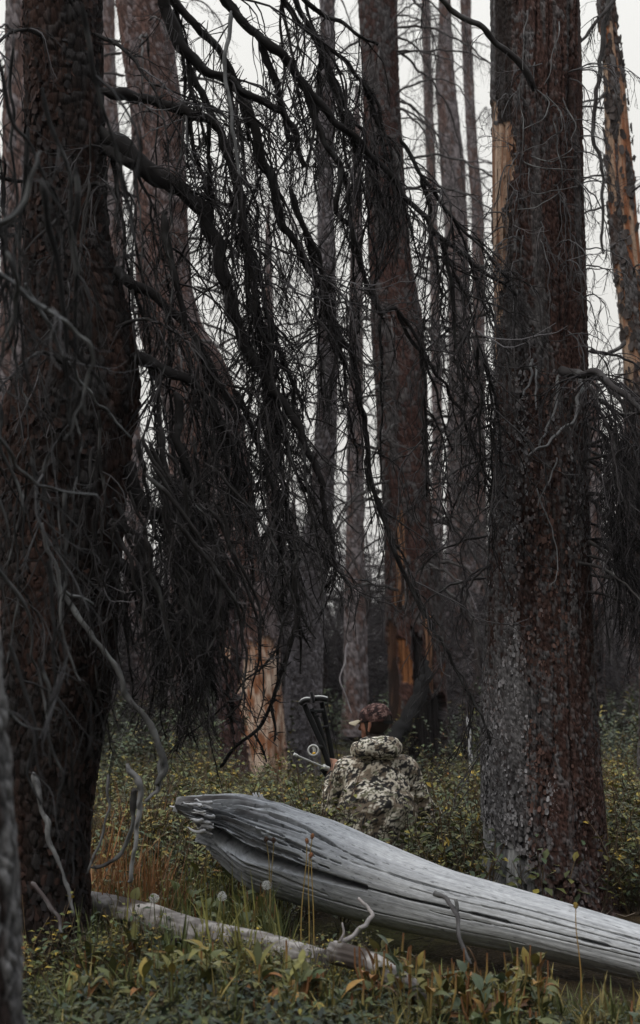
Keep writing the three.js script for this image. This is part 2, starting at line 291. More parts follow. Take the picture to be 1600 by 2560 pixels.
// bark plates that lift off a trunk: thin curled flakes
function flakeGeo(sd) {
  const b = new Bag(), n = 4; const p = [], idx = [], c = [];
  for (let j = 0; j <= n; j++) for (let i = 0; i <= n; i++) { const u = i / n - 0.5, v = j / n - 0.5, k = 1 - 0.5 * Math.abs(v) - 0.25 * hash(i, j, sd), e = hash(i + 9, j, sd) * 0.12; p.push(u * k, -v * (1 - 0.3 * u * u) + e, 0.30 * (0.25 - u * u) + 0.22 * (0.3 - v * v) * 0.5 + 0.35 * Math.max(0, v) + e * 0.4); c.push(1, 1, 1); }
  for (let j = 0; j < n; j++) for (let i = 0; i < n; i++) { const a = j * (n + 1) + i; idx.push(a, a + n + 1, a + 1, a + 1, a + n + 1, a + n + 2); }
  return geoOf(p, idx, c);
}
const flakes = [1, 2, 3, 4, 5].map(flakeGeo);
function flakeBark(tk, n, y0, y1, size, colorFn, single = 0, arc = [0.02, 0.98]) {
  const lists = flakes.map(() => ({ m: [], c: [] })), o = V(0, 0, 0); o.copy(tk.mesh.parent.position);
  for (let k = 0; k < n; k++) {
    const y = rr(y0, y1), th = Math.PI * rr(arc[0], arc[1]), [cx, cy, cz, R] = tk.sample(y), c = colorFn(Math.cos(th), y, th, cy); if (!c) continue;
    const s = size * rr(0.5, 1.35) * (k < single ? 1.25 : 1), p = V(cx + (R + 0.001) * Math.cos(th), cy, cz + (R + 0.001) * Math.sin(th)), f = Math.floor(rnd() * flakes.length);
    const q = mat4(p, Math.PI / 2 - th + rr(-0.4, 0.4), rr(-0.15, 0.55), rr(-0.35, 0.35), s, s * rr(0.9, 1.7));
    if (k < single) { const m = new THREE.Mesh(flakes[f], barkMat(c)); m.name = numbered('bark_scale'); m.castShadow = m.receiveShadow = true; q.premultiply(new THREE.Matrix4().makeTranslation(-o.x, -o.y, -o.z)); q.decompose(m.position, m.quaternion, m.scale); tk.mesh.add(m); }
    else { lists[f].m.push(q); lists[f].c.push(c); }
  }
  lists.forEach((l, f) => l.m.length && instances('bark_scales', flakes[f], M.plain, l.m, tk.mesh, i => l.c[i]));
}
const barkMats = {};
function barkMat(c) { const key = c.map(v => Math.round(Math.sqrt(v) * 14)).join('_'); return barkMats[key] ??= new THREE.MeshPhysicalMaterial({ color: new THREE.Color().setRGB(...c), roughness: 0.92, specularIntensity: 0.3, side: THREE.DoubleSide }); }
const baseOf = (px, py, d) => { const p = at(px, py, d); return V(p.x, 0, p.z); };

// the big scaly spruce on the right ------------------------------------------------------------
const T5 = thing('dead_spruce', 'thick red brown spruce with scaly bark standing just behind the fallen log', 'tree', baseOf(1365, 2230, 7.0), 'dead spruces of the wood');
{
  const orange = [[1218, 240], [1240, 250], [1250, 330], [1288, 340], [1292, 500], [1268, 590], [1258, 760], [1240, 900], [1240, 1290], [1215, 1290]];
  const bare = [[1196, 2000], [1230, 1995], [1250, 2080], [1300, 2110], [1330, 2190], [1335, 2300], [1190, 2300]];
  const hollow = [[1370, 2190], [1400, 2180], [1420, 2300], [1355, 2300]];
  const prof = D([[-120, 1158, 1368], [0, 1160, 1370], [500, 1158, 1380], [700, 1160, 1385], [1000, 1163, 1388], [1300, 1152, 1392], [1600, 1143, 1405], [1850, 1139, 1420], [2000, 1134, 1432], [2090, 1124, 1452], [2190, 1105, 1500]].map(([y, a, b]) => [a, y, b])).map(([a, y, b]) => [y, a, b * DS]);
  const look = (u, y, th, h, R) => {
    const px = 1365 + u * 125 + (fbm(u * 9, y * 0.02, 4, 3) - 0.5) * 40 + (fbm(u * 40, y * 0.09, 14, 2) - 0.5) * 26, py = y + (fbm(u * 8, y * 0.01, 9, 3) - 0.5) * 60, front = Math.sin(th) > -0.4;
    const swell = -0.016 * smooth(0.42, 0.58, Math.abs(2 * fbm(Math.cos(th) * 4 + 2, h * 0.9, Math.sin(th) * 4, 3) - 1) < 0.07 ? 0.6 : 0.4) + 0.02 * (fbm(Math.cos(th) * 1.5, h * 1.2, Math.sin(th) * 1.5, 3) - 0.5) * 2 + 0.012 * Math.sin(th * 5 + h) * smooth(0.9, 0, h);
    const gs = fbm(u * 30, h * 3, 3, 3);
    if (front && inPoly(px, py, orange)) return [swell - 0.012 + 0.003 * gs, ...mixc([0.22, 0.115, 0.07], [0.44, 0.32, 0.24], smooth(0.3, 0.7, gs)).map(c => c * (1.15 - 0.75 * smooth(0.62, 0.72, fbm(u * 40, h * 6, 8, 3))))];
    if (front && inPoly(px, py, bare)) return [swell - 0.014 + 0.004 * gs, ...mixc([0.12, 0.12, 0.125], [0.42, 0.425, 0.43], smooth(0.3, 0.75, gs))];
    if (front && inPoly(px, py, hollow)) return [swell - 0.03, 0.05, 0.035, 0.03];
    const [dr, id, ck] = plates(th, h, R, 0.018, 0.027, 0.009, 31), left = smooth(0.15, -0.75, u + 0.35 * (fbm(u * 3, h * 1.5, 17, 3) - 0.5) * 2);  // bark paler grey on the left: side light painted into its colour
    const upper = smooth(1250, 900, y), char = smooth(0.5, 0.6, fbm(Math.cos(th) * 4 + 9, h * 0.5, Math.sin(th) * 4, 4)) * (0.35 + 0.65 * upper), lich = smooth(0.56, 0.64, fbm(Math.cos(th) * 7 + 4, h * 1.1, Math.sin(th) * 7, 4)) * 0.7;
    const c = barkMix(th, h, 5, id, ck, [0.06, 0.033, 0.0275], [0.078, 0.074, 0.076], -0.2 + 0.3 * left - 0.08 * upper + 0.1 * smooth(1900, 2150, y));
    return [swell + dr - 0.006 * char, ...mixc(mixc(c, [0.02, 0.0145, 0.0125], char * 0.85), [0.12 * (0.5 + id), 0.115 * (0.5 + id), 0.117 * (0.5 + id)], lich)];
  };
  const tk = trunk(T5, 7.0, prof, 300, 0.0085, look);
  flakeBark(tk, 12500, 950, 2240, 0.0142, (u, y, th, h) => {
    if (inPoly(1365 + u * 125, y, bare) || inPoly(1365 + u * 125, y, orange)) return null;
    const left = smooth(0.2, -0.7, u), n = fbm(u * 4, h * 2, 3, 3) + (rnd() - 0.5) * 0.3, g = smooth(0.3, 0.62, n - 0.2 + 0.32 * left + 0.15 * smooth(1850, 2100, y));  // flakes brighten leftward too, the lit side put into their tone
    if (rnd() > (0.25 + 0.6 * g + 0.4 * smooth(1550, 1800, y)) * (0.25 + 1.3 * smooth(0.4, 0.6, fbm(u * 5 + 20, h * 4, 6, 3)))) return null;
    const k = 0.45 + 1.0 * Math.pow(rnd(), 1.5); return mixc([0.09, 0.053, 0.044], [0.18, 0.174, 0.18], g).map(c => c * k);
  }, 260);
  T5.userData.tk = undefined;
  // limbs across and beside it
  const grayL = { tone: [0.09, 0.09, 0.092], lichen: 0.7, twigs: 14, size: 0.4, kink: 1.8, rough: 0.4 };
  limb(T5, path(ZR([[1010, 430], [930, 290], [800, 170], [700, 100], [580, 0], [470, -130]]), 6.7, 6.2), 0.02, 0.011, { twigs: 22, size: 0.6 });
  limb(T5, path(ZM([[1130, 540], [1200, 545], [1290, 560], [1390, 620], [1512, 740]]), 6.75, 6.2), 0.026, 0.012, { twigs: 80, size: 1.0 });
  limb(T5, path(ZM([[1240, 560], [1330, 590], [1420, 690], [1490, 850], [1530, 1000]]), 6.8, 6.5), 0.014, 0.006, { twigs: 95, size: 1.0 });
  limb(T5, path(ZM([[1250, 560], [1300, 660], [1360, 800], [1400, 980], [1430, 1150]]), 6.75, 6.4), 0.011, 0.004, { twigs: 95, size: 0.9 });
  limb(T5, path(ZS([[960, 1180], [1100, 1380], [1230, 1530], [1390, 1680], [1560, 1800]]), 6.9, 6.7), 0.012, 0.005, { twigs: 90, size: 0.9 });
  limb(T5, path(ZS([[1000, 120], [975, 280], [900, 400], [890, 540], [860, 620], [760, 720], [620, 830], [460, 905]]), 6.75, 6.35), 0.012, 0.005, { ...grayL, twigs: 16 });
  limb(T5, path(ZS([[730, 150], [715, 330], [690, 500], [640, 640], [590, 760], [550, 850]]), 6.72, 6.5), 0.009, 0.005, { ...grayL, twigs: 10 });
  limb(T5, path(ZS([[720, 925], [680, 1040], [620, 1180], [545, 1380]]), 6.6, 6.5), 0.0045, 0.003, { ...grayL, twigs: 0 });
  limb(T5, path(ZS([[540, 1200], [600, 1380], [660, 1530], [700, 1670], [735, 1850], [740, 1980], [720, 2090], [670, 2130]]), 6.7, 6.5), 0.0045, 0.002, { ...grayL, twigs: 12, size: 0.3 });
  limb(T5, path(ZS([[480, 0], [470, 120], [420, 240], [400, 350]]), 6.75, 6.6), 0.008, 0.004, { ...grayL, twigs: 24 });
  limb(T5, path(ZS([[520, 50], [540, 200], [530, 470]]), 6.75, 6.6), 0.006, 0.004, { ...grayL, twigs: 24 });
  for (const a of [[[1050, 300], [960, 330], [940, 420], [960, 560], [955, 740]], [[1130, 100], [1100, 250], [1060, 400]], [[1060, 450], [1130, 520], [1140, 620], [1060, 680], [960, 720]], [[1100, 560], [1120, 700], [1140, 890], [1060, 960], [930, 990]], [[940, 400], [900, 470], [860, 560]], [[980, 60], [965, 180], [960, 330]], [[1000, 740], [1100, 765], [1210, 740]], [[960, 760], [1080, 800], [1230, 800]], [[980, 900], [1090, 905], [1220, 880]], [[1150, 460], [1210, 600], [1190, 700], [1060, 760]], [[1020, 420], [1080, 480], [1050, 560], [960, 610]]])
    limb(T5, path(ZR(a), 6.68, 6.55), 0.0038, 0.0016, { ...grayL, tone: [0.075, 0.074, 0.075], twigs: 34, size: 0.4 });
  for (let k = 0; k < 54; k++) { // curly dead shoots against the bark
    const y = rr(180, 900), [cx, cy, cz, R] = tk.sample(y), th = rr(0.35, 2.6);
    ownLimb(T5, V(cx + R * Math.cos(th) * 0.98, cy, cz + R * Math.sin(th) * 0.98), -Math.PI * 0 + th, rr(0.2, 0.6), rr(-0.6, 0.4), rr(0.8, 2.4), 0.0045, { tone: [0.06, 0.058, 0.06], twigTone: [0.05, 0.048, 0.049], twigs: 30, size: 0.45, sides: 5, kink: 1.6 });
  }
  for (let k = 0; k < 24; k++) { const y = rr(880, 1500), [cx, cy, cz, R] = tk.sample(y), th = rr(-0.5, 0.9); ownLimb(T5, V(cx + R * Math.cos(th), cy, cz + R * Math.sin(th)), th, rr(0.4, 0.9), rr(-0.3, 0.4), rr(1, 2.2), 0.009, { twigs: 70, size: 0.85 }); }
  for (let k = 0; k < 12; k++) { const y = rr(640, 1450), [cx, cy, cz, R] = tk.sample(y), th = rr(2.2, 3.6); ownLimb(T5, V(cx + R * Math.cos(th), cy, cz + R * Math.sin(th)), th, rr(0.3, 0.8), rr(-0.3, 0.4), rr(1, 2.2), 0.008, { twigs: 24, size: 0.75 }); }
}

// the black spruce on the left, whose drooping limbs cross the whole picture ----------------------------------
const T1 = thing('dead_spruce', 'dark dead spruce with a swollen burl and long drooping twiggy limbs reaching across', 'tree', baseOf(125, 2330, 5.8), 'dead spruces of the wood');
{
  const prof = [[-120, 60, 250], [0, 62, 254], [300, 66, 256], [500, 64, 262], [620, 62, 276], [720, 66, 302], [800, 66, 326], [880, 64, 336], [950, 40, 345], [1020, 12, 342], [1100, 2, 325], [1300, 4, 305], [1500, 8, 296], [1700, 10, 285], [1900, 10, 246], [2050, 12, 228], [2200, 8, 222], [2330, -8, 230], [2440, -30, 262]];
  const look = (u, y, th, h, R) => {
    const [dr, id, ck] = plates(th, h, R, 0.035, 0.05, 0.013, 57), sw = 0.03 * (fbm(Math.cos(th) * 1.6 + 4, h * 1.5, Math.sin(th) * 1.6, 3) - 0.5) * 2;
    const right = smooth(0.42, 0.6, fbm(Math.cos(th) * 2 + 7, h * 1.3, Math.sin(th) * 2, 4));
    return [dr + sw, ...barkMix(th, h, 15, id, ck, mixc([0.018, 0.0125, 0.0105], [0.03, 0.0165, 0.013], right), [0.018, 0.0165, 0.0165], -0.05 - 0.25 * right)];
  };
  const tk = trunk(T1, 5.8, prof, 260, 0.01, look);
  flakeBark(tk, 2600, 0, 2300, 0.026, (u, y) => { const k = rr(0.5, 1.3), g = rnd(); return mixc([0.034, 0.019, 0.015], [0.02, 0.019, 0.02], g).map(c => c * k); }, 40);
  // the limbs the photograph shows one by one
  FAT = 1.12; const big = { rough: 0.55, twigs: 34, lichen: 0.06, tone: [0.013, 0.012, 0.012], twigTone: [0.028, 0.0265, 0.027], spurs: 34, sides: 10 }, mid = { rough: 0.4, twigs: 38, lichen: 0.15, tone: [0.016, 0.015, 0.015], twigTone: [0.03, 0.0285, 0.029], spurs: 24 };
  const seen = [], L = (pts, d0, d1, r0, r1, o) => { if (o.spurs) seen.push(pts.map(([x, y, d], i) => [x, y, d ?? lerp(d0, d1, i / (pts.length - 1))])); return limb(T1, path(pts, d0, d1), r0, r1, o); };
  L([...ZA([[20, 490], [180, 515], [330, 550], [480, 600], [610, 640], [680, 720], [720, 850], [760, 1000]]), ...ZB([[800, 100], [830, 270], [850, 450], [870, 640], [930, 800]])], 5.75, 5.9, 0.024, 0.007, big);
  L([...ZA([[10, 690], [130, 790], [250, 900], [370, 990], [450, 1030], [530, 1110]]), ...ZB([[590, 150], [640, 260], [680, 380], [730, 520], [790, 680], [850, 830], [920, 960], [1000, 1120]]), ...ZC([[1100, 200], [1170, 330], [1230, 430], [1270, 620], [1310, 800], [1310, 920], [1240, 1010]])], 5.75, 6.1, 0.042, 0.005, { ...big, twigs: 36, sides: 9 });
  L(ZA([[10, 810], [80, 840], [200, 890]]), 5.75, 5.72, 0.022, 0.018, { ...big, twigs: 8 });
  L(ZB([[100, 370], [200, 450], [300, 510], [400, 610], [510, 720], [580, 830], [660, 980], [740, 1090], [800, 1240]]), 5.72, 5.9, 0.022, 0.006, big);
  L(ZB([[190, 850], [310, 880], [440, 940], [540, 1010], [640, 1120], [720, 1260], [760, 1400]]), 5.7, 5.8, 0.026, 0.006, big);
  L(ZC([[170, 350], [250, 540], [330, 610], [420, 640], [560, 740], [690, 780]]), 5.75, 5.8, 0.03, 0.012, big);
  L(ZC([[100, 650], [230, 760], [290, 900], [360, 1030], [420, 1180]]), 5.6, 5.6, 0.018, 0.008, big);
  L(ZC([[80, 860], [200, 950], [330, 1080], [440, 1230]]), 5.6, 5.7, 0.024, 0.012, big);
  L([...ZC([[340, 150], [390, 420], [420, 560], [500, 740], [540, 880], [540, 1160]]), [500, 1580], [520, 1690], [545, 1750]], 5.55, 5.7, 0.013, 0.006, mid);
  L(ZC([[420, -40], [440, 220], [500, 360], [580, 470], [620, 620], [600, 800]]), 5.7, 5.8, 0.019, 0.007, mid);
  L(ZB([[380, 60], [410, 350], [450, 520], [500, 680], [570, 840], [640, 960], [700, 1080], [760, 1230]]), 5.7, 5.9, 0.017, 0.006, mid);
  // limbs that come down from above the frame
  L(ZA([[340, -120], [400, 50], [480, 250], [560, 340], [700, 420], [800, 520], [900, 570], [1000, 610], [1080, 720], [1130, 900]]), 5.6, 6.0, 0.028, 0.01, big);
  L(ZA([[370, -120], [430, 0], [530, 120], [620, 210], [680, 300], [740, 420], [800, 600], [830, 760]]), 5.7, 6.0, 0.02, 0.008, mid);
  L([...ZA([[500, 330], [530, 420], [590, 560], [650, 680], [720, 830], [760, 960], [790, 1150]]), ...ZB([[860, 300], [900, 500], [950, 700], [1000, 850], [1060, 1000], [1080, 1200]])], 5.8, 6.1, 0.017, 0.006, mid);
  L(ZA([[730, 60], [720, 200], [700, 420], [735, 600], [750, 760], [775, 950]]), 5.6, 5.6, 0.009, 0.006, { lichen: 1, twigs: 12, tone: [0.09, 0.092, 0.094] });
  L(ZA([[640, -120], [700, 0], [800, 110], [880, 200], [920, 340], [980, 480], [1010, 600], [1060, 760]]), 5.8, 6.1, 0.022, 0.01, big);
  L([...ZA([[860, 170], [990, 280], [1080, 400], [1150, 490], [1240, 600], [1350, 700], [1440, 790]]), [945, 402], [1012, 492], [1090, 585], [1160, 640], [1240, 700], [1290, 740]], 5.9, 6.5, 0.021, 0.007, mid);
  L(ZA([[1040, -110], [1130, 0], [1250, 90], [1400, 180], [1520, 240]]), 6.0, 6.4, 0.013, 0.006, mid);
  L(ZA([[930, -110], [1000, 0], [1080, 120], [1200, 220], [1350, 330], [1440, 430], [1500, 560]]), 5.9, 6.3, 0.014, 0.006, mid);
  L([...ZA([[1050, -80], [1100, 50], [1180, 200], [1270, 400], [1330, 560], [1440, 720]]), [930, 420], [960, 520]], 6.0, 6.4, 0.014, 0.005, mid);
  L([...ZA([[760, 480], [820, 620], [880, 800], [940, 950]]), ...ZB([[960, 0], [1050, 180], [1120, 300], [1180, 430], [1230, 570], [1290, 700], [1370, 810], [1400, 950], [1430, 1100]]), [925, 1120], [940, 1240], [990, 1390], [1033, 1490], [1107, 1608], [1170, 1730], [1224, 1862]], 5.9, 6.6, 0.022, 0.005, { ...mid, twigs: 30 });
  L([...ZA([[1090, 420], [1130, 500], [1250, 780], [1330, 900]]), ...ZB([[1300, 50], [1380, 150], [1420, 330], [1470, 480], [1540, 620]]), ...D([[936, 730], [996, 815], [1056, 905], [1106, 1015], [1146, 1120], [1200, 1180]])], 6.0, 6.6, 0.015, 0.004, { ...mid, twigs: 30 });
  L(ZB([[1060, -60], [1130, 150], [1200, 300], [1230, 480], [1180, 700]]), 6, 6.2, 0.015, 0.006, mid);
  L(ZB([[720, -60], [800, 200], [830, 330], [820, 480], [820, 620], [850, 760]]), 6, 6.1, 0.011, 0.005, mid);
  L(ZC([[740, -60], [850, 160], [900, 300], [960, 470], [990, 700], [980, 820]]), 6, 6.1, 0.013, 0.005, mid);
  L(D([[946, 325], [996, 415], [1066, 510], [1151, 595], [1200, 660]]), 6.3, 6.5, 0.011, 0.004, mid);
  L(D([[1040, 560], [1106, 705], [1131, 815], [1156, 905], [1166, 1055]]), 6.2, 6.4, 0.006, 0.003, mid);
  L(D([[700, 1330], [705, 1460], [672, 1560], [640, 1660], [600, 1730], [520, 1812]]), 5.8, 6.0, 0.012, 0.006, { ...mid, twigs: 20 });
  L(D([[690, 1250], [700, 1400], [655, 1530], [550, 1650], [500, 1695], [440, 1740]]), 5.7, 5.8, 0.006, 0.003, { ...mid, twigs: 16 });
  // pale bare limbs low on the left
  FAT = 1; const bare = { tone: [0.10, 0.10, 0.102], lichen: 0.6, twigs: 10, size: 0.5, rough: 0.9, kink: 0.8, joint: 0.2 };
  L(ZK([[270, 260], [300, 380], [420, 560], [540, 720], [590, 860], [680, 960], [740, 1060], [775, 1150], [780, 1230], [745, 1290]]), 5.3, 5.4, 0.008, 0.013, { ...bare, tone: [0.08, 0.08, 0.08] });
  L(ZG([[600, -20], [650, 60], [660, 130], [650, 250], [640, 380], [620, 500], [610, 540]]), 5.4, 5.5, 0.014, 0.008, { ...bare, tone: [0.2, 0.2, 0.205], twigs: 0 });
  L(ZG([[780, -60], [760, 40], [740, 120], [690, 160]]), 5.45, 5.4, 0.013, 0.006, { ...bare, twigs: 0 });
  L(ZG([[430, 470], [520, 440], [590, 370], [630, 260], [640, 100]]), 5.6, 5.5, 0.007, 0.012, { ...bare, tone: [0.04, 0.038, 0.038], twigs: 0 });
  L(ZG([[510, 30], [520, 180], [490, 300], [440, 420], [410, 500]]), 5.5, 5.5, 0.006, 0.004, { ...bare, twigs: 0 });
  L(ZG([[160, 20], [185, 130], [220, 270], [270, 410], [300, 530], [330, 650], [350, 700]]), 5.45, 5.4, 0.012, 0.007, { ...bare, twigs: 0 });
  L(ZG([[150, 540], [220, 620], [280, 700], [290, 780]]), 5.4, 5.3, 0.01, 0.006, { ...bare, tone: [0.06, 0.05, 0.05], twigs: 0 });
  // the many that no eye follows to the end
  FAT = 1.12; const sides = seen.slice();
  for (let k = 0; k < 90; k++) {
    const src = sides[Math.floor(rnd() * sides.length)], q0 = src[Math.floor(rr(0.15, 0.8) * src.length)], pts = []; let px = q0[0], py = q0[1], sl = rr(-0.05, 0.6); const d = (q0[2] ?? 5.9) + 0.02;
    for (let q = 0; q <= 4 && (py < 1560 || q < 2); q++) { pts.push([px, py, d + q * 0.05]); px += 80 * sl * rr(0.5, 1.5); py += rr(70, 140); sl *= rr(0.6, 1.1); }
    limb(T1, path(pts, 0, 0), rr(0.005, 0.012), 0.003, { ...mid, twigs: 30 });
  }
  for (let k = 0; k < 110; k++) { // thin shoots that hang from them like a curtain
    let x, y, d; if (k % 3) { const src = sides[Math.floor(rnd() * sides.length)], q = src[Math.floor(rr(0.2, 1) * src.length)]; [x, y, d] = [q[0], q[1], q[2] ?? 5.9]; if (x > 780 || y < 250) continue; if (x > 540 && y + 400 > 1650) continue; } else { x = rr(-20, 270); y = rr(250, 1550); d = rr(5.0, 5.5); }
    const pts = [[x, y, d]], len = rr(180, 620), n = 5, sl = rr(-0.15, 0.35), bend = rr(-0.35, 0.35); if (y + len > 1830) continue;
    for (let q = 1; q <= n; q++) { const t = q / n; pts.push([x + len * (sl * t + bend * t * t * (1.2 - t) * 2), y + len * (t - 0.12 * bend * t * t), d + 0.05 * q * (k % 2 ? 1 : -0.5)]); }
    if (k % 3 === 0 && rnd() < 0.45) continue; const pale = rnd() < 0.2 && x > 270; limb(T1, path(pts, 0, 0), rr(0.0035, 0.0075), 0.0018, { tone: pale ? [0.07, 0.07, 0.072] : [0.02, 0.019, 0.019], twigTone: pale ? [0.06, 0.06, 0.062] : [0.028, 0.027, 0.0275], twigs: 16, size: 0.65, sides: 5, kink: 1.2 });
  }
  for (let k = 0; k < 46; k++) { // limbs that hang to the ground on its right
    const x = rr(225, 540), y = rr(1080, 1420), len = rr(320, 600), d = rr(5.2, 5.7), bow = rr(-0.05, 0.3), pts = []; if (y + len > 1900) continue;
    for (let q = 0; q <= 5; q++) { const t = q / 5; pts.push([x + len * (bow * Math.sin(t * 2.6) + 0.12 * t + rr(-0.02, 0.02)), y + len * t, d + 0.04 * q]); }
    limb(T1, path(pts, 0, 0), rr(0.005, 0.011), 0.0025, { tone: [0.02, 0.0185, 0.0185], twigTone: [0.03, 0.0285, 0.029], twigs: 18, size: 0.6, sides: 6, joint: 0.18, spurs: 14 });
  }
  for (let k = 0; k < 12; k++) { const y = rr(60, 1950), [cx, cy, cz, R] = tk.sample(y), th = rr(0.3, 3.4); ownLimb(T1, V(cx + R * Math.cos(th), cy, cz + R * Math.sin(th)), th, rr(0.4, 1.0), rr(-0.4, 0.3), rr(0.8, 1.8), 0.009, { ...mid, twigs: 20 }); }
}

FAT = 1;
// the near trunk at the left edge, out of focus
const T0 = thing('dead_spruce', 'blurred grey trunk in the near corner with bare pale hanging branches', 'tree', baseOf(-70, 2500, 3.1), 'dead spruces of the wood');
{
  const prof = [[-200, -330, -180], [600, -270, -110], [1200, -210, -50], [1700, -150, 2], [1900, -125, 22], [2200, -115, 42], [2560, -110, 56], [2900, -130, 80]];
  trunk(T0, 3.1, prof, 120, 0.012, (u, y, th, h, R) => { const [dr, id, ck] = plates(th, h, R, 0.03, 0.045, 0.01, 77); return [dr, ...barkMix(th, h, 25, id, ck, [0.04, 0.03, 0.028], [0.12, 0.118, 0.12], 0.05)]; });
  const g = { tone: [0.07, 0.072, 0.074], lichen: 0.5, twigs: 11, size: 0.5, kink: 0.8, rough: 0.6, joint: 0.2, twigTone: [0.035, 0.035, 0.036] }, dk = { tone: [0.016, 0.016, 0.0165], twigTone: [0.02, 0.02, 0.0205], twigs: 14, size: 0.8 };
  const L = (pts, d0, d1, r0, r1, o) => limb(T0, path(pts, d0, d1), r0, r1, o);
  L(ZL([[-60, 40], [0, 100], [100, 170], [200, 250], [320, 320], [420, 420], [440, 520], [400, 640], [400, 750]]), 3.1, 3.3, 0.0075, 0.003, g);
  L(ZL([[420, 560], [385, 700], [340, 820], [300, 870]]), 3.3, 3.3, 0.004, 0.002, g);
  L(ZL([[30, -20], [80, 150], [65, 290], [10, 470], [-20, 560]]), 3.0, 3.2, 0.006, 0.003, g);
  L(ZL([[120, 130], [180, 240], [260, 400], [340, 530], [420, 640], [500, 720], [620, 860]]), 4.1, 4.4, 0.0085, 0.003, { ...g, twigs: 12 });
  L(ZL([[-40, 800], [30, 890], [80, 990], [180, 1080], [300, 1120], [460, 1130]]), 3.5, 3.8, 0.005, 0.0025, g);
  L(ZK([[-40, 220], [20, 310], [130, 480], [150, 680], [210, 900], [240, 1210]]), 4.2, 4.4, 0.0065, 0.003, { ...g, tone: [0.05, 0.05, 0.051] });
  L(ZK([[200, 50], [270, 250], [290, 450], [310, 620], [380, 800]]), 4.4, 4.5, 0.008, 0.003, { ...g, tone: [0.075, 0.076, 0.078] });
  L(ZK([[300, 375], [370, 400], [440, 435]]), 4.4, 4.5, 0.005, 0.004, { ...g, twigs: 0 });
  L(ZK([[-30, 850], [60, 960], [130, 1020], [200, 1030]]), 3.4, 3.5, 0.004, 0.002, g);
  L([[-60, 560], [30, 540], [75, 450], [100, 380]], 3.0, 3.0, 0.007, 0.004, g);
  for (let k = 0; k < 11; k++) { // dark hanging limbs, near and soft
    const x = rr(-140, 210), y = rr(-260, 500), pts = []; let px = x, py = y, sl = rr(-0.1, 0.7); const d = rr(3.1, 4.6);
    for (let q = 0; q <= 4; q++) { pts.push([px, py, d + q * 0.05]); px += 110 * sl * rr(0.5, 1.4); py += rr(110, 190); sl *= rr(0.6, 1.05); }
    L(pts, 0, 0, rr(0.005, 0.011), 0.003, dk);
  }
  for (let k = 0; k < 10; k++) { const x = rr(-80, 230), y = rr(900, 1700), d = rr(3.6, 5), pts = []; let px = x, py = y; for (let q = 0; q <= 4; q++) { pts.push([px, py, d]); px += rr(-25, 45); py += rr(70, 130); } L(pts, 0, 0, rr(0.004, 0.009), 0.003, { ...dk, twigs: 10 }); }
}

// the leaning tree with the peeled patch
function scaly(sd, red, gry, bias, pw = 0.04, ph = 0.06, deep = 0.012) {
  return (u, y, th, h, R) => { const [dr, id, ck] = plates(th, h, R, pw, ph, deep, sd), sw = 0.03 * (fbm(Math.cos(th) * 1.5 + sd, h * 1.1, Math.sin(th) * 1.5, 3) - 0.5) * 2; return [dr + sw, ...barkMix(th, h, sd, id, ck, red, gry, bias)]; };
}
const RED = [0.115, 0.068, 0.058], GREY = [0.10, 0.088, 0.092];
const T2 = thing('dead_spruce', 'leaning dead spruce with a large pale peeled patch low on its trunk', 'tree', baseOf(650, 1945, 14), 'dead spruces of the wood');
{
  const prof = [[-150, 280, 420], [0, 290, 424], [300, 328, 455], [600, 338, 468], [720, 342, 480], [820, 346, 510], [900, 370, 560], [1000, 410, 598], [1150, 450, 622], [1300, 490, 640], [1500, 522, 680], [1650, 536, 702], [1800, 548, 712], [1930, 552, 722], [2010, 540, 740]];
  const patch = [[586, 1700], [600, 1650], [622, 1605], [668, 1598], [676, 1640], [690, 1700], [716, 1730], [716, 1800], [712, 1950], [632, 1955], [612, 1830], [600, 1790], [592, 1740]], sliver = [[540, 1620], [566, 1620], [560, 1655], [543, 1650]];
  const base = scaly(12, RED, [0.14, 0.115, 0.118], -0.05), cx = y => y < 1300 ? 560 : lerp(565, 637, clamp((y - 1300) / 630)), rad = y => lerp(76, 85, clamp((y - 1300) / 630));
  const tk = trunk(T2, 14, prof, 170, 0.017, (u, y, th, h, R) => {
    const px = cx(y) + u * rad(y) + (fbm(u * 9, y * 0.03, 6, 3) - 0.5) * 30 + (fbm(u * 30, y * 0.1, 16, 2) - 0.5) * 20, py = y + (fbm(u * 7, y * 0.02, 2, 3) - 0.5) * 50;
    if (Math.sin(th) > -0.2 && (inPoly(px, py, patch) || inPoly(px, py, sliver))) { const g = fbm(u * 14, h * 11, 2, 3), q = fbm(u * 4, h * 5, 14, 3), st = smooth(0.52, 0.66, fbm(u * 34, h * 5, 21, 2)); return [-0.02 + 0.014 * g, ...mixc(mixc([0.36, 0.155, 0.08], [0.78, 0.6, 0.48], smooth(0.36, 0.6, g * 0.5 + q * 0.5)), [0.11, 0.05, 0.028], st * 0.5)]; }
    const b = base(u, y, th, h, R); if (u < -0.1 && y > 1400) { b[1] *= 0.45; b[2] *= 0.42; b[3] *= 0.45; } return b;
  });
  for (let k = 0; k < 34; k++) { const y = rr(-100, 1200), [X, Y, ZZ, R] = tk.sample(y), th = rr(-0.3, 3.4); ownLimb(T2, V(X + R * Math.cos(th), Y, ZZ + R * Math.sin(th)), th, rr(0.7, 2), rr(-0.4, 0.5), rr(0.8, 2), rr(0.012, 0.022), { set: fineSprays, twigs: 34, size: 0.95, sides: 5, tone: [0.04, 0.037, 0.037], twigTone: [0.05, 0.046, 0.047] }); }
}
const T2b = thing('dead_spruce', 'grey scaly trunk standing between the peeled trunk and the bow', 'tree', baseOf(755, 1945, 15), 'dead spruces of the wood');
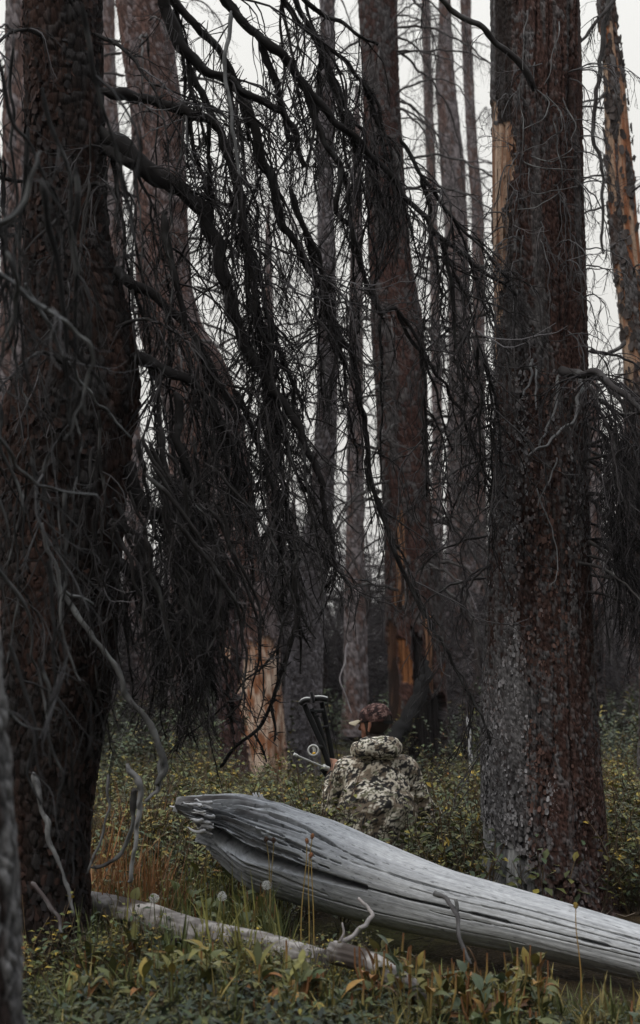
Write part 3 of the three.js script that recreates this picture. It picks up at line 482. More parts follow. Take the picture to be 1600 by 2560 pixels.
{
  const tk = trunk(T2b, 15, [[-100, 800, 836], [500, 796, 834], [900, 798, 842], [1200, 780, 834], [1500, 738, 812], [1750, 712, 800], [1900, 704, 800], [1990, 692, 810]], 150, 0.018, scaly(22, [0.09, 0.07, 0.07], [0.135, 0.125, 0.135], 0.15, 0.05, 0.07, 0.02));
  flakeBark(tk, 2500, 1300, 1950, 0.04, () => { const k = rr(0.5, 1.4); return [0.14 * k, 0.13 * k, 0.142 * k]; });
  for (let k = 0; k < 26; k++) { const y = rr(-50, 1150), [X, Y, ZZ, R] = tk.sample(y), th = rr(0, 6.28); ownLimb(T2b, V(X + R * Math.cos(th), Y, ZZ + R * Math.sin(th)), th, rr(0.6, 1.6), rr(-0.3, 0.5), rr(0.8, 2), 0.014, { set: fineSprays, twigs: 20, size: 1.1, sides: 5, twigTone: [0.09, 0.082, 0.085] }); }
}
// the tree with stripped orange wood, a black hollow and an arched root
const T3 = thing('dead_spruce', 'dead spruce with orange stripped wood and black hollow base behind the person', 'tree', baseOf(1055, 1945, 14), 'dead spruces of the wood');
{
  const prof = [[-150, 890, 980], [0, 896, 990], [300, 908, 1000], [600, 920, 1026], [900, 936, 1064], [1200, 952, 1070], [1500, 964, 1106], [1700, 970, 1112], [1850, 972, 1122], [1940, 966, 1140], [2010, 950, 1160]];
  const s1 = [[1046, 1550], [1066, 1540], [1076, 1640], [1082, 1690], [1084, 1725], [1074, 1730], [1062, 1680]], s2 = [[1094, 1690], [1106, 1650], [1113, 1680], [1108, 1695], [1098, 1698]], s3 = [[966, 1560], [982, 1560], [990, 1680], [1000, 1750], [995, 1830], [966, 1840]], s4 = [[985, 1600], [1010, 1600], [1030, 1700], [1000, 1705]], s5 = [[1122, 1850], [1132, 1860], [1136, 1950], [1126, 1950]], s6 = [[985, 1310], [1000, 1280], [1010, 1480], [990, 1540], [975, 1500]], hole = [[1020, 1560], [1045, 1600], [1070, 1740], [1110, 1740], [1120, 1960], [1020, 1960], [1000, 1850], [1030, 1720]];
  const base = scaly(33, [0.062, 0.032, 0.027], [0.058, 0.053, 0.054], 0.0), C = y => lerp(943, 1046, clamp(y / 1800)), Rr = y => lerp(47, 74, clamp(y / 1800));
  const tk = trunk(T3, 14, prof, 180, 0.016, (u, y, th, h, R) => {
    const px = C(y) + u * Rr(y) + (fbm(u * 9, y * 0.03, 6, 3) - 0.5) * 14, py = y + (fbm(u * 7, y * 0.02, 2, 3) - 0.5) * 30, f = Math.sin(th) > -0.3, g = fbm(u * 18, h * 2, 2, 3);
    if (f && [s1, s3, s5, s6].some(p => inPoly(px, py, p))) return [-0.012 + 0.006 * g, ...mixc(mixc([0.07, 0.034, 0.022], inPoly(px, py, s3) ? [0.15, 0.085, 0.055] : [0.30, 0.165, 0.10], smooth(0.36, 0.6, g)), [0.03, 0.018, 0.014], smooth(0.5, 0.62, fbm(u * 5, h * 3, 12, 3)))];
    if (f && (inPoly(px, py, s2) || inPoly(px, py, s4))) return [-0.01, ...mixc([0.10, 0.04, 0.018], [0.26, 0.11, 0.045], smooth(0.35, 0.6, g))];
    if (f && inPoly(px, py, hole)) return [-0.07 - 0.06 * fbm(u * 4, h * 2, 7, 3) + 0.05 * g, 0.012 + 0.02 * g, 0.011 + 0.016 * g, 0.011 + 0.015 * g];
    return base(u, y, th, h, R);
  });
  limb(T3, path(D([[1010, 1560], [995, 1650], [965, 1690], [940, 1740], [924, 1790], [905, 1850]]), 13.65, 13.4), 0.055, 0.1, { name: 'arched_root', tone: [0.011, 0.011, 0.0115], twigs: 0, sides: 10, rough: 0.4, lichen: 0 });
  for (let k = 0; k < 64; k++) { const y = rr(-100, 1480), [X, Y, ZZ, R] = tk.sample(y), th = rr(-0.6, 3.7); ownLimb(T3, V(X + R * Math.cos(th), Y, ZZ + R * Math.sin(th)), th, rr(0.6, 1.7), rr(-0.4, 0.5), rr(0.8, 2.1), rr(0.01, 0.02), { set: fineSprays, twigs: 34, size: 0.9, sides: 5, tone: [0.04, 0.037, 0.037], twigTone: [0.05, 0.046, 0.047] }); }
}
for (let k = 0; k < 46; k++) { const far = k % 2, T = far ? T3 : T2, y = rr(350, 1400), X = far ? at(lerp(985, 1080, y / 1500), y, 14) : at(lerp(460, 640, clamp((y - 600) / 800)), y, 14); ownLimb(T, X, rr(-0.9, 0.9), rr(1.2, 2.6), rr(-0.4, 0.5), rr(0.7, 1.8), rr(0.012, 0.02), { set: fineSprays, twigs: 36, size: 0.9, sides: 5, tone: [0.045, 0.042, 0.042], twigTone: [0.055, 0.052, 0.053] }); }
// the peeled trunk at the right edge
const T6 = thing('dead_spruce', 'slim dead trunk stripped to orange and cream wood beside the right edge', 'tree', baseOf(1640, 2000, 11.5), 'dead spruces of the wood');
{
  const base = scaly(41, [0.07, 0.045, 0.038], [0.08, 0.075, 0.076], 0.0, 0.035, 0.05, 0.016);
  const tk = trunk(T6, 11.5, [[-120, 1482, 1526], [50, 1497, 1542], [212, 1507, 1564], [423, 1513, 1585], [635, 1532, 1604], [900, 1556, 1636], [1300, 1590, 1672], [1800, 1602, 1692], [2020, 1592, 1710]], 120, 0.016, (u, y, th, h, R) => {
    const n = fbm(u * 2.4 + 3, h * 2.1, 5, 3), g = fbm(u * 14, h * 2, 2, 3); if (n > 0.435 && y < 980 && y > 60) return [-0.012 + 0.006 * g, ...mixc([0.30, 0.12, 0.06], [0.46, 0.32, 0.23], smooth(0.42, 0.6, fbm(u * 3, h * 1.5, 8, 2) * 0.7 + g * 0.3))]; return base(u, y, th, h, R); });
  flakeBark(tk, 500, 50, 1000, 0.05, (u, y) => rnd() < 0.5 ? [0.05, 0.042, 0.04] : null);
  limb(T6, path(ZR([[1360, -60], [1345, 120], [1320, 300], [1300, 480], [1290, 620], [1330, 800], [1340, 1000], [1340, 1200]]), 9.8, 10.2), 0.022, 0.01, { twigs: 18, size: 0.9, set: fineSprays });
  limb(T6, path(ZR([[1440, -60], [1260, 170], [1170, 270], [1090, 330]]), 8.4, 8.0), 0.014, 0.007, { twigs: 16, size: 0.8 });
  limb(T6, path(ZM([[1440, 400], [1420, 430], [1340, 460], [1280, 440]]), 11.3, 11), 0.022, 0.01, { twigs: 14 });
  for (let k = 0; k < 22; k++) { const y = rr(-100, 1500), [X, Y, ZZ, R] = tk.sample(y), th = rr(0.3, 4); ownLimb(T6, V(X + R * Math.cos(th), Y, ZZ + R * Math.sin(th)), th, rr(0.5, 1.4), rr(-0.4, 0.3), rr(0.8, 2), 0.011, { set: fineSprays, twigs: 24, size: 0.9, sides: 5 }); }
}
// trunks farther back
const farTrees = [
  ['tall reddish grey dead spruce right of the stripped orange trunk, upper middle', 22, [[-120, 1095, 1122], [50, 1099, 1128], [212, 1090, 1138], [423, 1102, 1160], [635, 1117, 1172], [850, 1122, 1176], [1200, 1120, 1184], [1600, 1112, 1190], [1830, 1106, 1196]], 50],
  ['thin twig covered dead spruce close beside the thick scaly trunk, upper right', 26, [[-120, 1150, 1172], [160, 1158, 1182], [370, 1168, 1192], [530, 1180, 1208], [900, 1180, 1212], [1400, 1178, 1216], [1800, 1172, 1222]], 40],
  ['faint slender dead trunk left of the reddish grey spruce at the top', 32, [[-120, 1052, 1070], [300, 1062, 1084], [640, 1074, 1096], [1000, 1080, 1104], [1780, 1076, 1110]], 20],
  ['reddish dead trunk rising directly behind the capped head', 20, [[210, 890, 894], [340, 883, 902], [900, 872, 908], [1300, 866, 910], [1560, 862, 914], [1760, 856, 920], [1840, 850, 926]], 26],
  ['pale purplish dead trunk standing left of the leaning spruce, far back', 21, [[-120, 244, 282], [500, 262, 304], [1000, 300, 345], [1400, 312, 366], [1760, 318, 380], [1840, 312, 388]], 26],
  ['grey dead trunk seen through the hanging limbs left of the peeled patch', 19, [[210, 428, 432], [340, 418, 442], [900, 420, 462], [1400, 424, 476], [1780, 420, 486], [1850, 414, 494]], 22],
  ['reddish dead trunk half hidden behind the right side of the thick spruce', 18, [[930, 1482, 1486], [1040, 1468, 1500], [1300, 1468, 1506], [1780, 1466, 1514], [1850, 1460, 1520]], 26],
  ['dim dead trunk in the gap between grey trunk and capped head', 28, [[510, 669, 673], [640, 663, 679], [1100, 664, 692], [1500, 668, 702], [1790, 664, 708]], 18],
  ['dead trunk at the far left edge behind the dark burled spruce', 13, [[-120, 18, 72], [600, 6, 66], [1200, -12, 56], [1700, -22, 50], [1960, -34, 62]], 26],
  ['slender dead trunk on the far right behind the drooping twigs', 24, [[710, 1566, 1570], [840, 1559, 1577], [1200, 1556, 1584], [1760, 1552, 1590], [1820, 1548, 1594]], 20],
];
farTrees.forEach(([label, d, prof, n], i) => {
  const last = prof[prof.length - 2], T = thing('dead_spruce', label, 'tree', baseOf((last[1] + last[2]) / 2, last[0], d), 'dead spruces of the wood');
  const tk = trunk(T, d, prof, 60, 0.03, scaly(50 + i * 3, [0.135, 0.088, 0.078], [0.14, 0.123, 0.128], i % 3 ? -0.02 : 0.08, 0.06, 0.09, 0.018));
  for (let k = 0; k < n; k++) { const y = rr(prof[0][0], 1450), [X, Y, ZZ, R] = tk.sample(y), th = rr(0, 6.28); ownLimb(T, V(X + R * Math.cos(th), Y, ZZ + R * Math.sin(th)), th, rr(0.8, 2.1), rr(-0.2, 0.5), rr(0.7, 1.8), 0.016, { set: fineSprays, twigs: 26, size: 1.1, sides: 5, tone: [0.06, 0.055, 0.056], twigTone: [0.05, 0.046, 0.047] }); }
});
// the mass of thin dead trees beyond
function sapling(h) {
  const b = new Bag(), pts = []; for (let k = 0; k <= 8; k++) pts.push(V(0.1 * Math.sin(k * 1.3), h * k / 8, 0.08 * Math.cos(k)));
  b.tube(pts, t => lerp(0.06, 0.012, t), 5, [0.9, 0.75, 0.7]);
  for (let k = 0; k < 90; k++) {
    const t = Math.pow(rnd(), 0.9) * 0.95 + 0.03, o = V(0, h * t, 0), yaw = rr(0, 6.28), len = lerp(1.3, 0.3, t) * rr(0.6, 1.2); let e = rr(-0.2, 0.4), y = yaw; const q = [o.clone()], p = o.clone();
    for (let s = 0; s < 5; s++) { e -= rr(0.1, 0.4); y += rr(-0.2, 0.2); p.add(V(Math.cos(e) * Math.cos(y), Math.sin(e), Math.cos(e) * Math.sin(y)).multiplyScalar(len / 5)); q.push(p.clone());
      for (let w = 0; w < 3; w++) { const a = y + rr(-1.4, 1.4), l = len * rr(0.15, 0.4), f = p.clone().add(V(Math.cos(a) * l, -l * rr(0.1, 0.9), Math.sin(a) * l)), mid = p.clone().lerp(f, 0.5).add(V(0, l * 0.12, 0)), c = rr(0.7, 1.3); b.tube([p.clone(), mid, f], tt => lerp(0.006, 0.003, tt), 3, [c, c * 0.95, c * 0.97]); } }
    b.tube(q, tt => lerp(0.012, 0.005, tt), 3, [0.9, 0.84, 0.86]);
  }
  return b.geo();
}
{
  const geos = [sapling(5), sapling(6.5), sapling(4.2)], lists = geos.map(() => []);
  for (let k = 0; k < 440; k++) {
    const z = rr(17, 62), half = z * 0.27 + 3, x = rr(-half, half); if (Math.abs(x) < 0.4 && z < 20) continue;
    lists[k % 3].push(mat4(V(x, groundY(x, -z) - 0.1, -z), rr(0, 6.28), rr(-0.06, 0.06), rr(-0.06, 0.06), rr(0.8, 1.2), rr(0.5, 0.9) * (0.6 + z * 0.014)));
  }
  for (let k = 0; k < 240; k++) { // same wood unseen behind and beside the viewer, added to block side light
    const a = rr(-0.45, Math.PI + 0.45), r = rr(3.2, 20), x = Math.cos(a) * r, z = Math.sin(a) * r; if (z < 0 && Math.abs(x) < -z * 0.3 + 1.2) continue;
    lists[k % 3].push(mat4(V(x, -0.1, z), rr(0, 6.28), 0, 0, rr(0.9, 1.4), rr(0.9, 1.4)));
  }
  lists.forEach((l, i) => { const m = instances('dead_thicket', geos[i], M.twig, l, scene, () => { const k = rr(0.45, 2); return [0.036 * k, 0.034 * k, 0.0345 * k]; }); tag(m, ['dense thicket of thin dead twiggy trees far behind the person', 'tall grey dead saplings crowding the distance behind the trunks', 'low tangled dead brush far back between the trunks'][i], 'thicket'); });
}

// ------------------------------------------------------------------ the fallen log
{
  const log = thing('fallen_log', 'big weathered grey log with a splintered end lying across the front', 'log', baseOf(1000, 2280, 6.2));
  const ctl = [[398, 1900, 1925, 6.95], [425, 1890, 1955, 6.9], [470, 1884, 2000, 6.85], [560, 1882, 2048, 6.75], [640, 1893, 2112, 6.65], [756, 1930, 2152, 6.5], [906, 1994, 2192, 6.25], [1056, 2054, 2222, 6.05], [1256, 2109, 2263, 5.85], [1512, 2184, 2319, 5.6], [1800, 2268, 2386, 5.3], [2000, 2330, 2430, 5.1]];
  const A = ctl.map(([x, a, b, d]) => { const p = at(x * DS, a * DS, d), q = at(x * DS, b * DS, d); return { c: p.clone().add(q).multiplyScalar(0.5), r: p.distanceTo(q) / 2 * 0.955 }; });
  const curve = new THREE.CatmullRomCurve3(A.map(a => a.c), false, 'centripetal'), N = 620, C = 300, pos = [], col = [], uv = [], idx = [];
  const rad = t => { const k = t * (A.length - 1), i = Math.min(A.length - 2, Math.floor(k)); return lerp(A[i].r, A[i + 1].r, k - i); };
  // cracks: [start s, end s, angle at start, angle at end, half width (m), depth (m), wiggle]
  const cracks = [[0.0, 1.3, -0.15, 0.10, 0.034, 0.15, 0.06], [1.2, 3.2, 0.10, 0.30, 0.006, 0.03, 0.06], [0.15, 1.0, 0.55, 0.42, 0.012, 0.035, 0.1], [0.1, 0.9, 0.95, 0.80, 0.009, 0.03, 0.1], [0.2, 1.1, 0.30, 0.30, 0.009, 0.03, 0.1], [0.35, 1.3, 1.15, 0.75, 0.0075, 0.025, 0.08], [0.95, 3.0, 0.62, 0.75, 0.0036, 0.016, 0.05], [1.6, 3.2, -0.05, 0.12, 0.0026, 0.010, 0.05], [0.6, 2.0, -0.5, -0.45, 0.0028, 0.010, 0.05], [1.5, 2.5, 0.45, 0.5, 0.0024, 0.009, 0.04], [0.25, 0.8, 0.7, 0.62, 0.010, 0.03, 0.1], [0.3, 1.0, 0.12, 0.2, 0.008, 0.025, 0.1], [0.1, 0.7, 1.3, 1.2, 0.009, 0.03, 0.1], [0.12, 0.75, 0.42, 0.36, 0.008, 0.03, 0.12], [0.15, 0.6, 0.85, 0.78, 0.008, 0.03, 0.12], [0.2, 0.9, 0.2, 0.26, 0.007, 0.03, 0.12], [0.3, 1.15, 0.58, 0.5, 0.006, 0.025, 0.1], [0.1, 0.5, 1.05, 1.0, 0.009, 0.03, 0.12], [0.5, 1.1, -0.3, -0.32, 0.006, 0.02, 0.08], [0.45, 0.9, -0.75, -0.7, 0.007, 0.02, 0.08]];
  const tot = curve.getLength(); let s = 0; const prev = V(0, 0, 0);
  for (let j = 0; j <= N; j++) {
    const t = Math.pow(j / N, 1.05), p = curve.getPoint(t), tan = curve.getTangent(t), R = rad(t);
    s = j ? s + p.distanceTo(prev) : 0; prev.copy(p);
    const side = V(0, 0, 0).crossVectors(tan, UPV).normalize(), up = V(0, 0, 0).crossVectors(side, tan).normalize(); // side faces the camera
    for (let i = 0; i <= C; i++) {
      const th = (i % C) / C * Math.PI * 2, ca = Math.cos(th), sa = Math.sin(th); // th = 0 toward the camera, pi/2 up
      const end = smooth(0.95, 0.05, s), fib = fbm(s * 1.3, ca * 9 + 3, sa * 9, 4), fine = fbm(s * 5, ca * 30, sa * 30, 3);
      let dr = R * 0.07 * (fbm(s * 1.4, ca * 1.6, sa * 1.6, 3) - 0.5) * 2 + end * 0.05 * (fib - 0.5) * 2 + end * 0.03 * (fbm(s * 1.6, ca * 24, sa * 24, 2) - 0.5) * 2 + (1 - end) * 0.004 * (fib - 0.5) + 0.002 * (fine - 0.5);
      dr -= end * 0.03 * smooth(0.5, 0.7, fbm(s * 2.2, ca * 16, sa * 16 + 7, 3));
      let groove = 0;
      for (const [a, b, t0, t1, w, dp, wg] of cracks) {
        if (s < a - 0.01 || s > b) continue; const k = (s - a) / (b - a), c = lerp(t0, t1, k) + wg * (fbm(s * 4, a * 9, w * 900, 3) - 0.5) * 2; let dd = th - c; if (dd > Math.PI) dd -= 2 * Math.PI; if (dd < -Math.PI) dd += 2 * Math.PI;
        const ww = w * (a < 0.15 ? 1 : smooth(0.36, 0.5, noise(s * 7, w * 3000, a * 9))) * (a < 0.05 ? 1.15 - k * 0.85 : Math.sin(Math.PI * clamp(k * 0.9 + 0.08))), q = Math.abs(dd) * R / Math.max(ww, 0.0012); if (q < 1.6) groove = Math.max(groove, dp * (a < 0.05 ? 1 - 0.5 * k : 1) * smooth(1.5, 0.5, q));
      }
      // broken end: fibres of uneven length
      const lowHalf = smooth(0.0, -0.28, sa + 0.1), L = 0.01 + 0.13 * Math.pow(fbm(ca * 6 + 11, sa * 6, 3, 3), 1.5) + 0.09 * noise(ca * 17, sa * 17, 5) + lowHalf * (0.17 + 0.16 * noise(ca * 9, sa * 9, 2));
      const q = Math.max(0.01, R + dr - groove) * (s < L ? smooth(-0.2 * L, L, s) : 1), back = -Math.max(0, L - s) * (0.35 + 0.65 * s / L);
      pos.push(p.x + side.x * q * ca + up.x * q * sa - tan.x * back, p.y + side.y * q * ca + up.y * q * sa - tan.y * back, p.z + side.z * q * ca + up.z * q * sa - tan.z * back);
      const st = fbm(s * 0.9 + 4, ca * 12, sa * 12, 4), mot = fbm(s * 3, ca * 3, sa * 3 + 5, 3), rot = end * smooth(0.47, 0.6, fbm(s * 3, ca * 12, sa * 12 + 3, 3)) * smooth(0, 0.15, s);
      let c = mixc([0.36 - 0.1 * end, 0.372 - 0.1 * end, 0.39 - 0.1 * end], [0.51, 0.525, 0.545], smooth(0.32, 0.66, st * 0.6 + mot * 0.4)); c = mixc(c, [0.09, 0.072, 0.066], rot * 0.8);
      if (fbm(s * 26, ca * 22, sa * 22, 2) > 0.76) c = c.map(v => v * 0.5);
      col.push(...c); uv.push(s / 0.55, i / C * 3);
    }
  }
  for (let j = 0; j < N; j++) for (let i = 0; i < C; i++) { const a = j * (C + 1) + i; idx.push(a, a + C + 1, a + 1, a + 1, a + C + 1, a + C + 2); }
  put('stem', geoOf(pos, idx, col, uv), M.wood, log);
  const sl = (pts, d0, d1, r0, r1) => limb(log, path(pts, d0, d1), r0, r1, { name: 'splinter', tone: [0.42, 0.42, 0.43], twigs: 0, lichen: 0.1, rough: 0.5 });
  const ZX = Z(400, 1900, 2.52);
  sl(ZX([[300, 340], [190, 350], [130, 328], [95, 305], [62, 290]]), 6.85, 6.95, 0.022, 0.003);
  for (let k = 0; k < 12; k++) { const x = rr(170, 260), y = lerp(255, 470, k / 12); sl(ZX([[x + 90, y + 14], [x + 20, y + rr(-6, 10)], [x - rr(5, 50), y + rr(-14, 12)]]), 6.62, 6.85, rr(0.006, 0.014), 0.002); }
  sl(ZX([[330, 290], [230, 270], [175, 262], [150, 235]]), 6.9, 6.95, 0.018, 0.003);
  sl(ZX([[420, 270], [340, 250], [270, 245], [240, 252]]), 6.85, 6.9, 0.02, 0.005);
  for (const [x, h] of [[585, 208], [603, 204], [622, 206], [640, 214]]) sl(ZX([[x + 46, 262], [x + 16, 246], [x, h]]), 6.72, 6.75, 0.012, 0.003);
}
{ // the thinner log at the left
  const log = thing('fallen_log', 'thin grey log lying low among plants at the foot of the dark spruce', 'log', baseOf(450, 2300, 5.9));
  const part = (name, pts, d0, d1, r0, r1) => {
    const P = resample(path(pts, d0, d1), 0.012), b = new Bag();
    b.tube(P, (t, a, p) => lerp(r0, r1, t) * (1 + 0.3 * (fbm(p.x * 6, Math.cos(a) * 2, Math.sin(a) * 2 + 3, 3) - 0.5) - 0.12 * smooth(0.56, 0.66, fbm(p.x * 2.5, Math.cos(a) * 6, Math.sin(a) * 6, 3))), 40,
      (t, a, x, y, z) => { const n = fbm(x * 5, y * 40, z * 40, 3), m = fbm(x * 9, y * 12, z * 12, 3); return mixc(mixc([0.12, 0.11, 0.105], [0.30, 0.285, 0.275], smooth(0.3, 0.7, n)), [0.06, 0.05, 0.045], smooth(0.55, 0.66, m)); });
    put(name, b.geo(), M.plain, log);
  };
  part('stem', ZG([[250, 590], [380, 635], [540, 665], [700, 705], [850, 755], [1000, 790], [1200, 830], [1400, 885], [1520, 920]]), 6.2, 5.3, 0.056, 0.05);
  part('broken_piece', ZH([[60, 870], [140, 890], [240, 920], [330, 975], [430, 1035], [480, 1070]]), 5.15, 4.9, 0.042, 0.03);
}
{
  const st = thing('forked_stick', 'pale forked dead stick poking up before the middle of the big log', 'stick', baseOf(870, 2370, 5.2));
  const o = { name: 'stick', tone: [0.26, 0.24, 0.235], twigs: 0, lichen: 0.5, rough: 0.4 };
  limb(st, path(ZH([[40, 910], [90, 830], [160, 790], [210, 745], [245, 690], [220, 650], [180, 615]]), 5.2, 5.3), 0.013, 0.006, o);
  limb(st, path(ZH([[90, 840], [115, 780], [105, 730]]), 5.2, 5.2), 0.006, 0.004, { ...o, name: 'fork' });
  const dk = thing('knotted_stick', 'dark knotted stick standing upright in front of the big log', 'stick', baseOf(1130, 2400, 5.2));
  limb(dk, path(ZH([[715, 925], [680, 860], [655, 770], [650, 700], [625, 655], [600, 615], [540, 592]]), 5.05, 5.2), 0.007, 0.009, { name: 'stick', tone: [0.06, 0.057, 0.058], twigs: 0, rough: 0.6, lichen: 0.3 });
  limb(dk, path(ZH([[645, 690], [645, 650], [640, 620]]), 5.15, 5.15), 0.009, 0.007, { name: 'stub', tone: [0.11, 0.11, 0.11], twigs: 0 });
  const pl = thing('bare_stick', 'bare whitish upright stick left of the thick scaly spruce', 'stick', baseOf(1170, 1950, 12.5));
  limb(pl, path(Z(940, 1500, 5.26)([[1195, 1535], [1210, 1640], [1230, 1800], [1240, 2050], [1255, 2330]]), 12.5, 12.5), 0.013, 0.02, { name: 'stick', tone: [0.3, 0.3, 0.31], twigs: 0 });
  const p2 = thing('bare_stick', 'bare grey stick leaning beside the reddish trunk behind the capped head', 'stick', baseOf(855, 1790, 12));
  limb(p2, path(ZN([[130, 620], [115, 720], [95, 800], [150, 950]]), 12, 11.8), 0.010, 0.006, { name: 'stick', tone: [0.11, 0.1, 0.105], twigs: 6 });
}

// ------------------------------------------------------------------ the person, sitting with their back to us
const PX = 0.318, PZ = -8.0, PY = 0;
const person = thing('person', 'person in camouflage jacket and cap sitting with their back turned', 'person', [PX, PY, PZ]);
{
  const sh = g => g.translate(PX, PY, PZ);
  const headC = [0.0, 0.838, -0.12], hy = 0.95; // the head is turned toward the left
  const toHead = (x, y, z) => { const dx = x - headC[0], dz = z - headC[2], c = Math.cos(hy), s = Math.sin(hy); return [dx * c - dz * s, y - headC[1], dx * s + dz * c]; }; // local: -z is the face
  const headSdf = (x, y, z) => {
    const p = toHead(x, y, z).map(v => v / 0.94);
    let d = capD(p, [0, 0.03, 0.012], [0, 0.025, -0.018], 0.078, 0.074, [0.95, 1.12, 1.12]);
    d = smin(d, capD(p, [0, -0.05, -0.035], [0, -0.075, -0.055], 0.058, 0.04), 0.05);
    d = smin(d, capD(p, [0, 0.0, -0.098], [0, -0.03, -0.112], 0.009, 0.014), 0.015);
    for (const s of [-1, 1]) { d = smin(d, capD(p, [s * 0.073, 0.0, 0.008], [s * 0.078, -0.035, 0.002], 0.013, 0.009, [0.7, 1.4, 1]), 0.008); d = Math.max(d, 0.0105 - Math.hypot(p[0] - s * 0.031, p[1] - 0.008, p[2] + 0.1)); d = Math.min(d, Math.hypot(p[0] - s * 0.031, p[1] - 0.008, p[2] + 0.089) - 0.0105); }
    d = Math.max(d, 0.004 - Math.hypot((p[0]) * 0.16, p[1] + 0.058, p[2] + 0.104));
    return d * 0.94;
  };
  const bodySdf = (x, y, z) => {
    const p = [x, y, z];
    let d = capD(p, [0, 0.14, 0.02], [0, 0.36, 0.01], 0.12, 0.115, [1.3, 1, 1]);
    d = smin(d, capD(p, [0, 0.36, 0.01], [0, 0.57, -0.06], 0.115, 0.095, [1.35, 1, 1]), 0.08);
    d = smin(d, capD(p, [-0.145, 0.585, -0.08], [0.145, 0.585, -0.08], 0.045, 0.045), 0.05);
    d = smin(d, capD(p, [0, 0.62, -0.08], headC.map((c, i) => c - [0, 0.06, 0][i]), 0.058, 0.055), 0.03);
    for (const s of [-1, 1]) {
      const el = s < 0 ? [-0.25, 0.38, -0.14] : [0.26, 0.38, -0.12], wr = s < 0 ? [-0.25, 0.53, -0.36] : [0.2, 0.40, -0.34], kn = s < 0 ? [-0.2, 0.43, -0.33] : [0.3, 0.30, -0.27], an = s < 0 ? [-0.14, 0.08, -0.55] : [0.12, 0.09, -0.44];
      d = smin(d, capD(p, [s * 0.168, 0.568, -0.08], el, 0.046, 0.04), 0.03); d = smin(d, capD(p, el, wr, 0.04, 0.028), 0.02);
      d = smin(d, capD(p, [s * 0.1, 0.13, -0.02], kn, 0.088, 0.062), 0.05); d = smin(d, capD(p, kn, an, 0.058, 0.04), 0.03);
      // hand: palm and four curled fingers with a thumb
      const out = s < 0 ? [0.02, 0.055, -0.05] : [-0.03, -0.01, -0.07], pm = wr.map((c, i) => c + out[i]); let hnd = capD(p, wr, pm, 0.026, 0.034, [1, 1, 1]);
      for (let f = 0; f < 4; f++) { const o = s < 0 ? [0, -0.028 + f * 0.019, 0] : [-0.028 + f * 0.019, 0, 0], l = [0.036, 0.04, 0.037, 0.03][f], r0 = pm.map((c, i) => c + o[i]), r1 = r0.map((c, i) => c + (s < 0 ? [-0.2, 0, -0.9] : [0, 0.1, -0.95])[i] * l), r2 = r1.map((c, i) => c + (s < 0 ? [-0.9, 0, -0.1] : [0, -0.8, -0.4])[i] * l * 0.8), r3 = r2.map((c, i) => c + (s < 0 ? [-0.3, 0, 0.8] : [0, -0.6, 0.5])[i] * l * 0.6); hnd = smin(hnd, Math.min(capD(p, r0, r1, 0.0095, 0.009), capD(p, r1, r2, 0.009, 0.0082), capD(p, r2, r3, 0.0082, 0.0075)), 0.006); }
      const tb = pm.map((c, i) => c + (s < 0 ? [-0.02, 0.03, 0.012] : [-0.032, 0.004, 0.02])[i]), tt = tb.map((c, i) => c + (s < 0 ? [-0.03, 0.012, -0.025] : [-0.012, -0.004, -0.045])[i]); hnd = smin(hnd, capD(p, tb, tt, 0.011, 0.009), 0.012);
      d = smin(d, hnd, 0.012);
    }
    return d;
  };
  const skinC = (x, y, z) => y > 0.66 && z > -0.19 ? [0.02, 0.015, 0.013] : [0.30, 0.165, 0.115];
  const bodyG = nets(bodySdf, [-0.45, 0, -0.72], [0.45, 0.78, 0.22], 0.0105, skinC);
  const headG = nets(headSdf, [-0.2, 0.68, -0.32], [0.2, 0.97, 0.06], 0.004, (x, y, z) => { const p = toHead(x, y, z); return p[2] > -0.03 - 0.03 * smooth(-0.02, 0.05, p[1]) && Math.abs(p[0]) < 0.0715 ? [0.022, 0.016, 0.013] : [0.20, 0.095, 0.065]; });
  const body = put('body', sh(mergeGeometries([bodyG, headG])), M.skin, person);
  const camo = (x, y, z) => {
    const wx = 0.05 * (fbm(x * 16, y * 16, z * 16 + 4, 2) - 0.5), wy = 0.05 * (fbm(x * 16 + 7, y * 16, z * 16, 2) - 0.5), a = fbm((x + wx) * 26 + 3 + (y + wy) * 18, (y + wy) * 44, z * 26, 3), b = fbm((x + wx * 2) * 42 + 9 - y * 24, (y + wy * 2) * 80 + 4, z * 42, 3), c = fbm(x * 12, y * 15 + 8, z * 12 + 2, 3), e = fbm(x * 60, y * 90, z * 60, 2);
    let k = mixc([0.38, 0.34, 0.275], [0.60, 0.56, 0.48], smooth(0.45, 0.58, c));
    if (a > 0.53) k = [0.15, 0.12, 0.09]; if (b > 0.56) k = [0.022, 0.021, 0.021]; else if (e > 0.66) k = [0.05, 0.045, 0.04]; if (a < 0.4 && b < 0.47) k = [0.15, 0.145, 0.1];
    return k;
  };
  const fold = (x, y, z) => 0.009 * (Math.abs(2 * fbm(x * 6 + y * 4, y * 10 - Math.abs(x) * 12, z * 6, 2) - 1) - 0.25) * 2 + 0.0035 * Math.sin(y * 60 + 9 * fbm(x * 5, y * 4, z * 5, 2) * 3 + x * 22 * Math.sign(x));
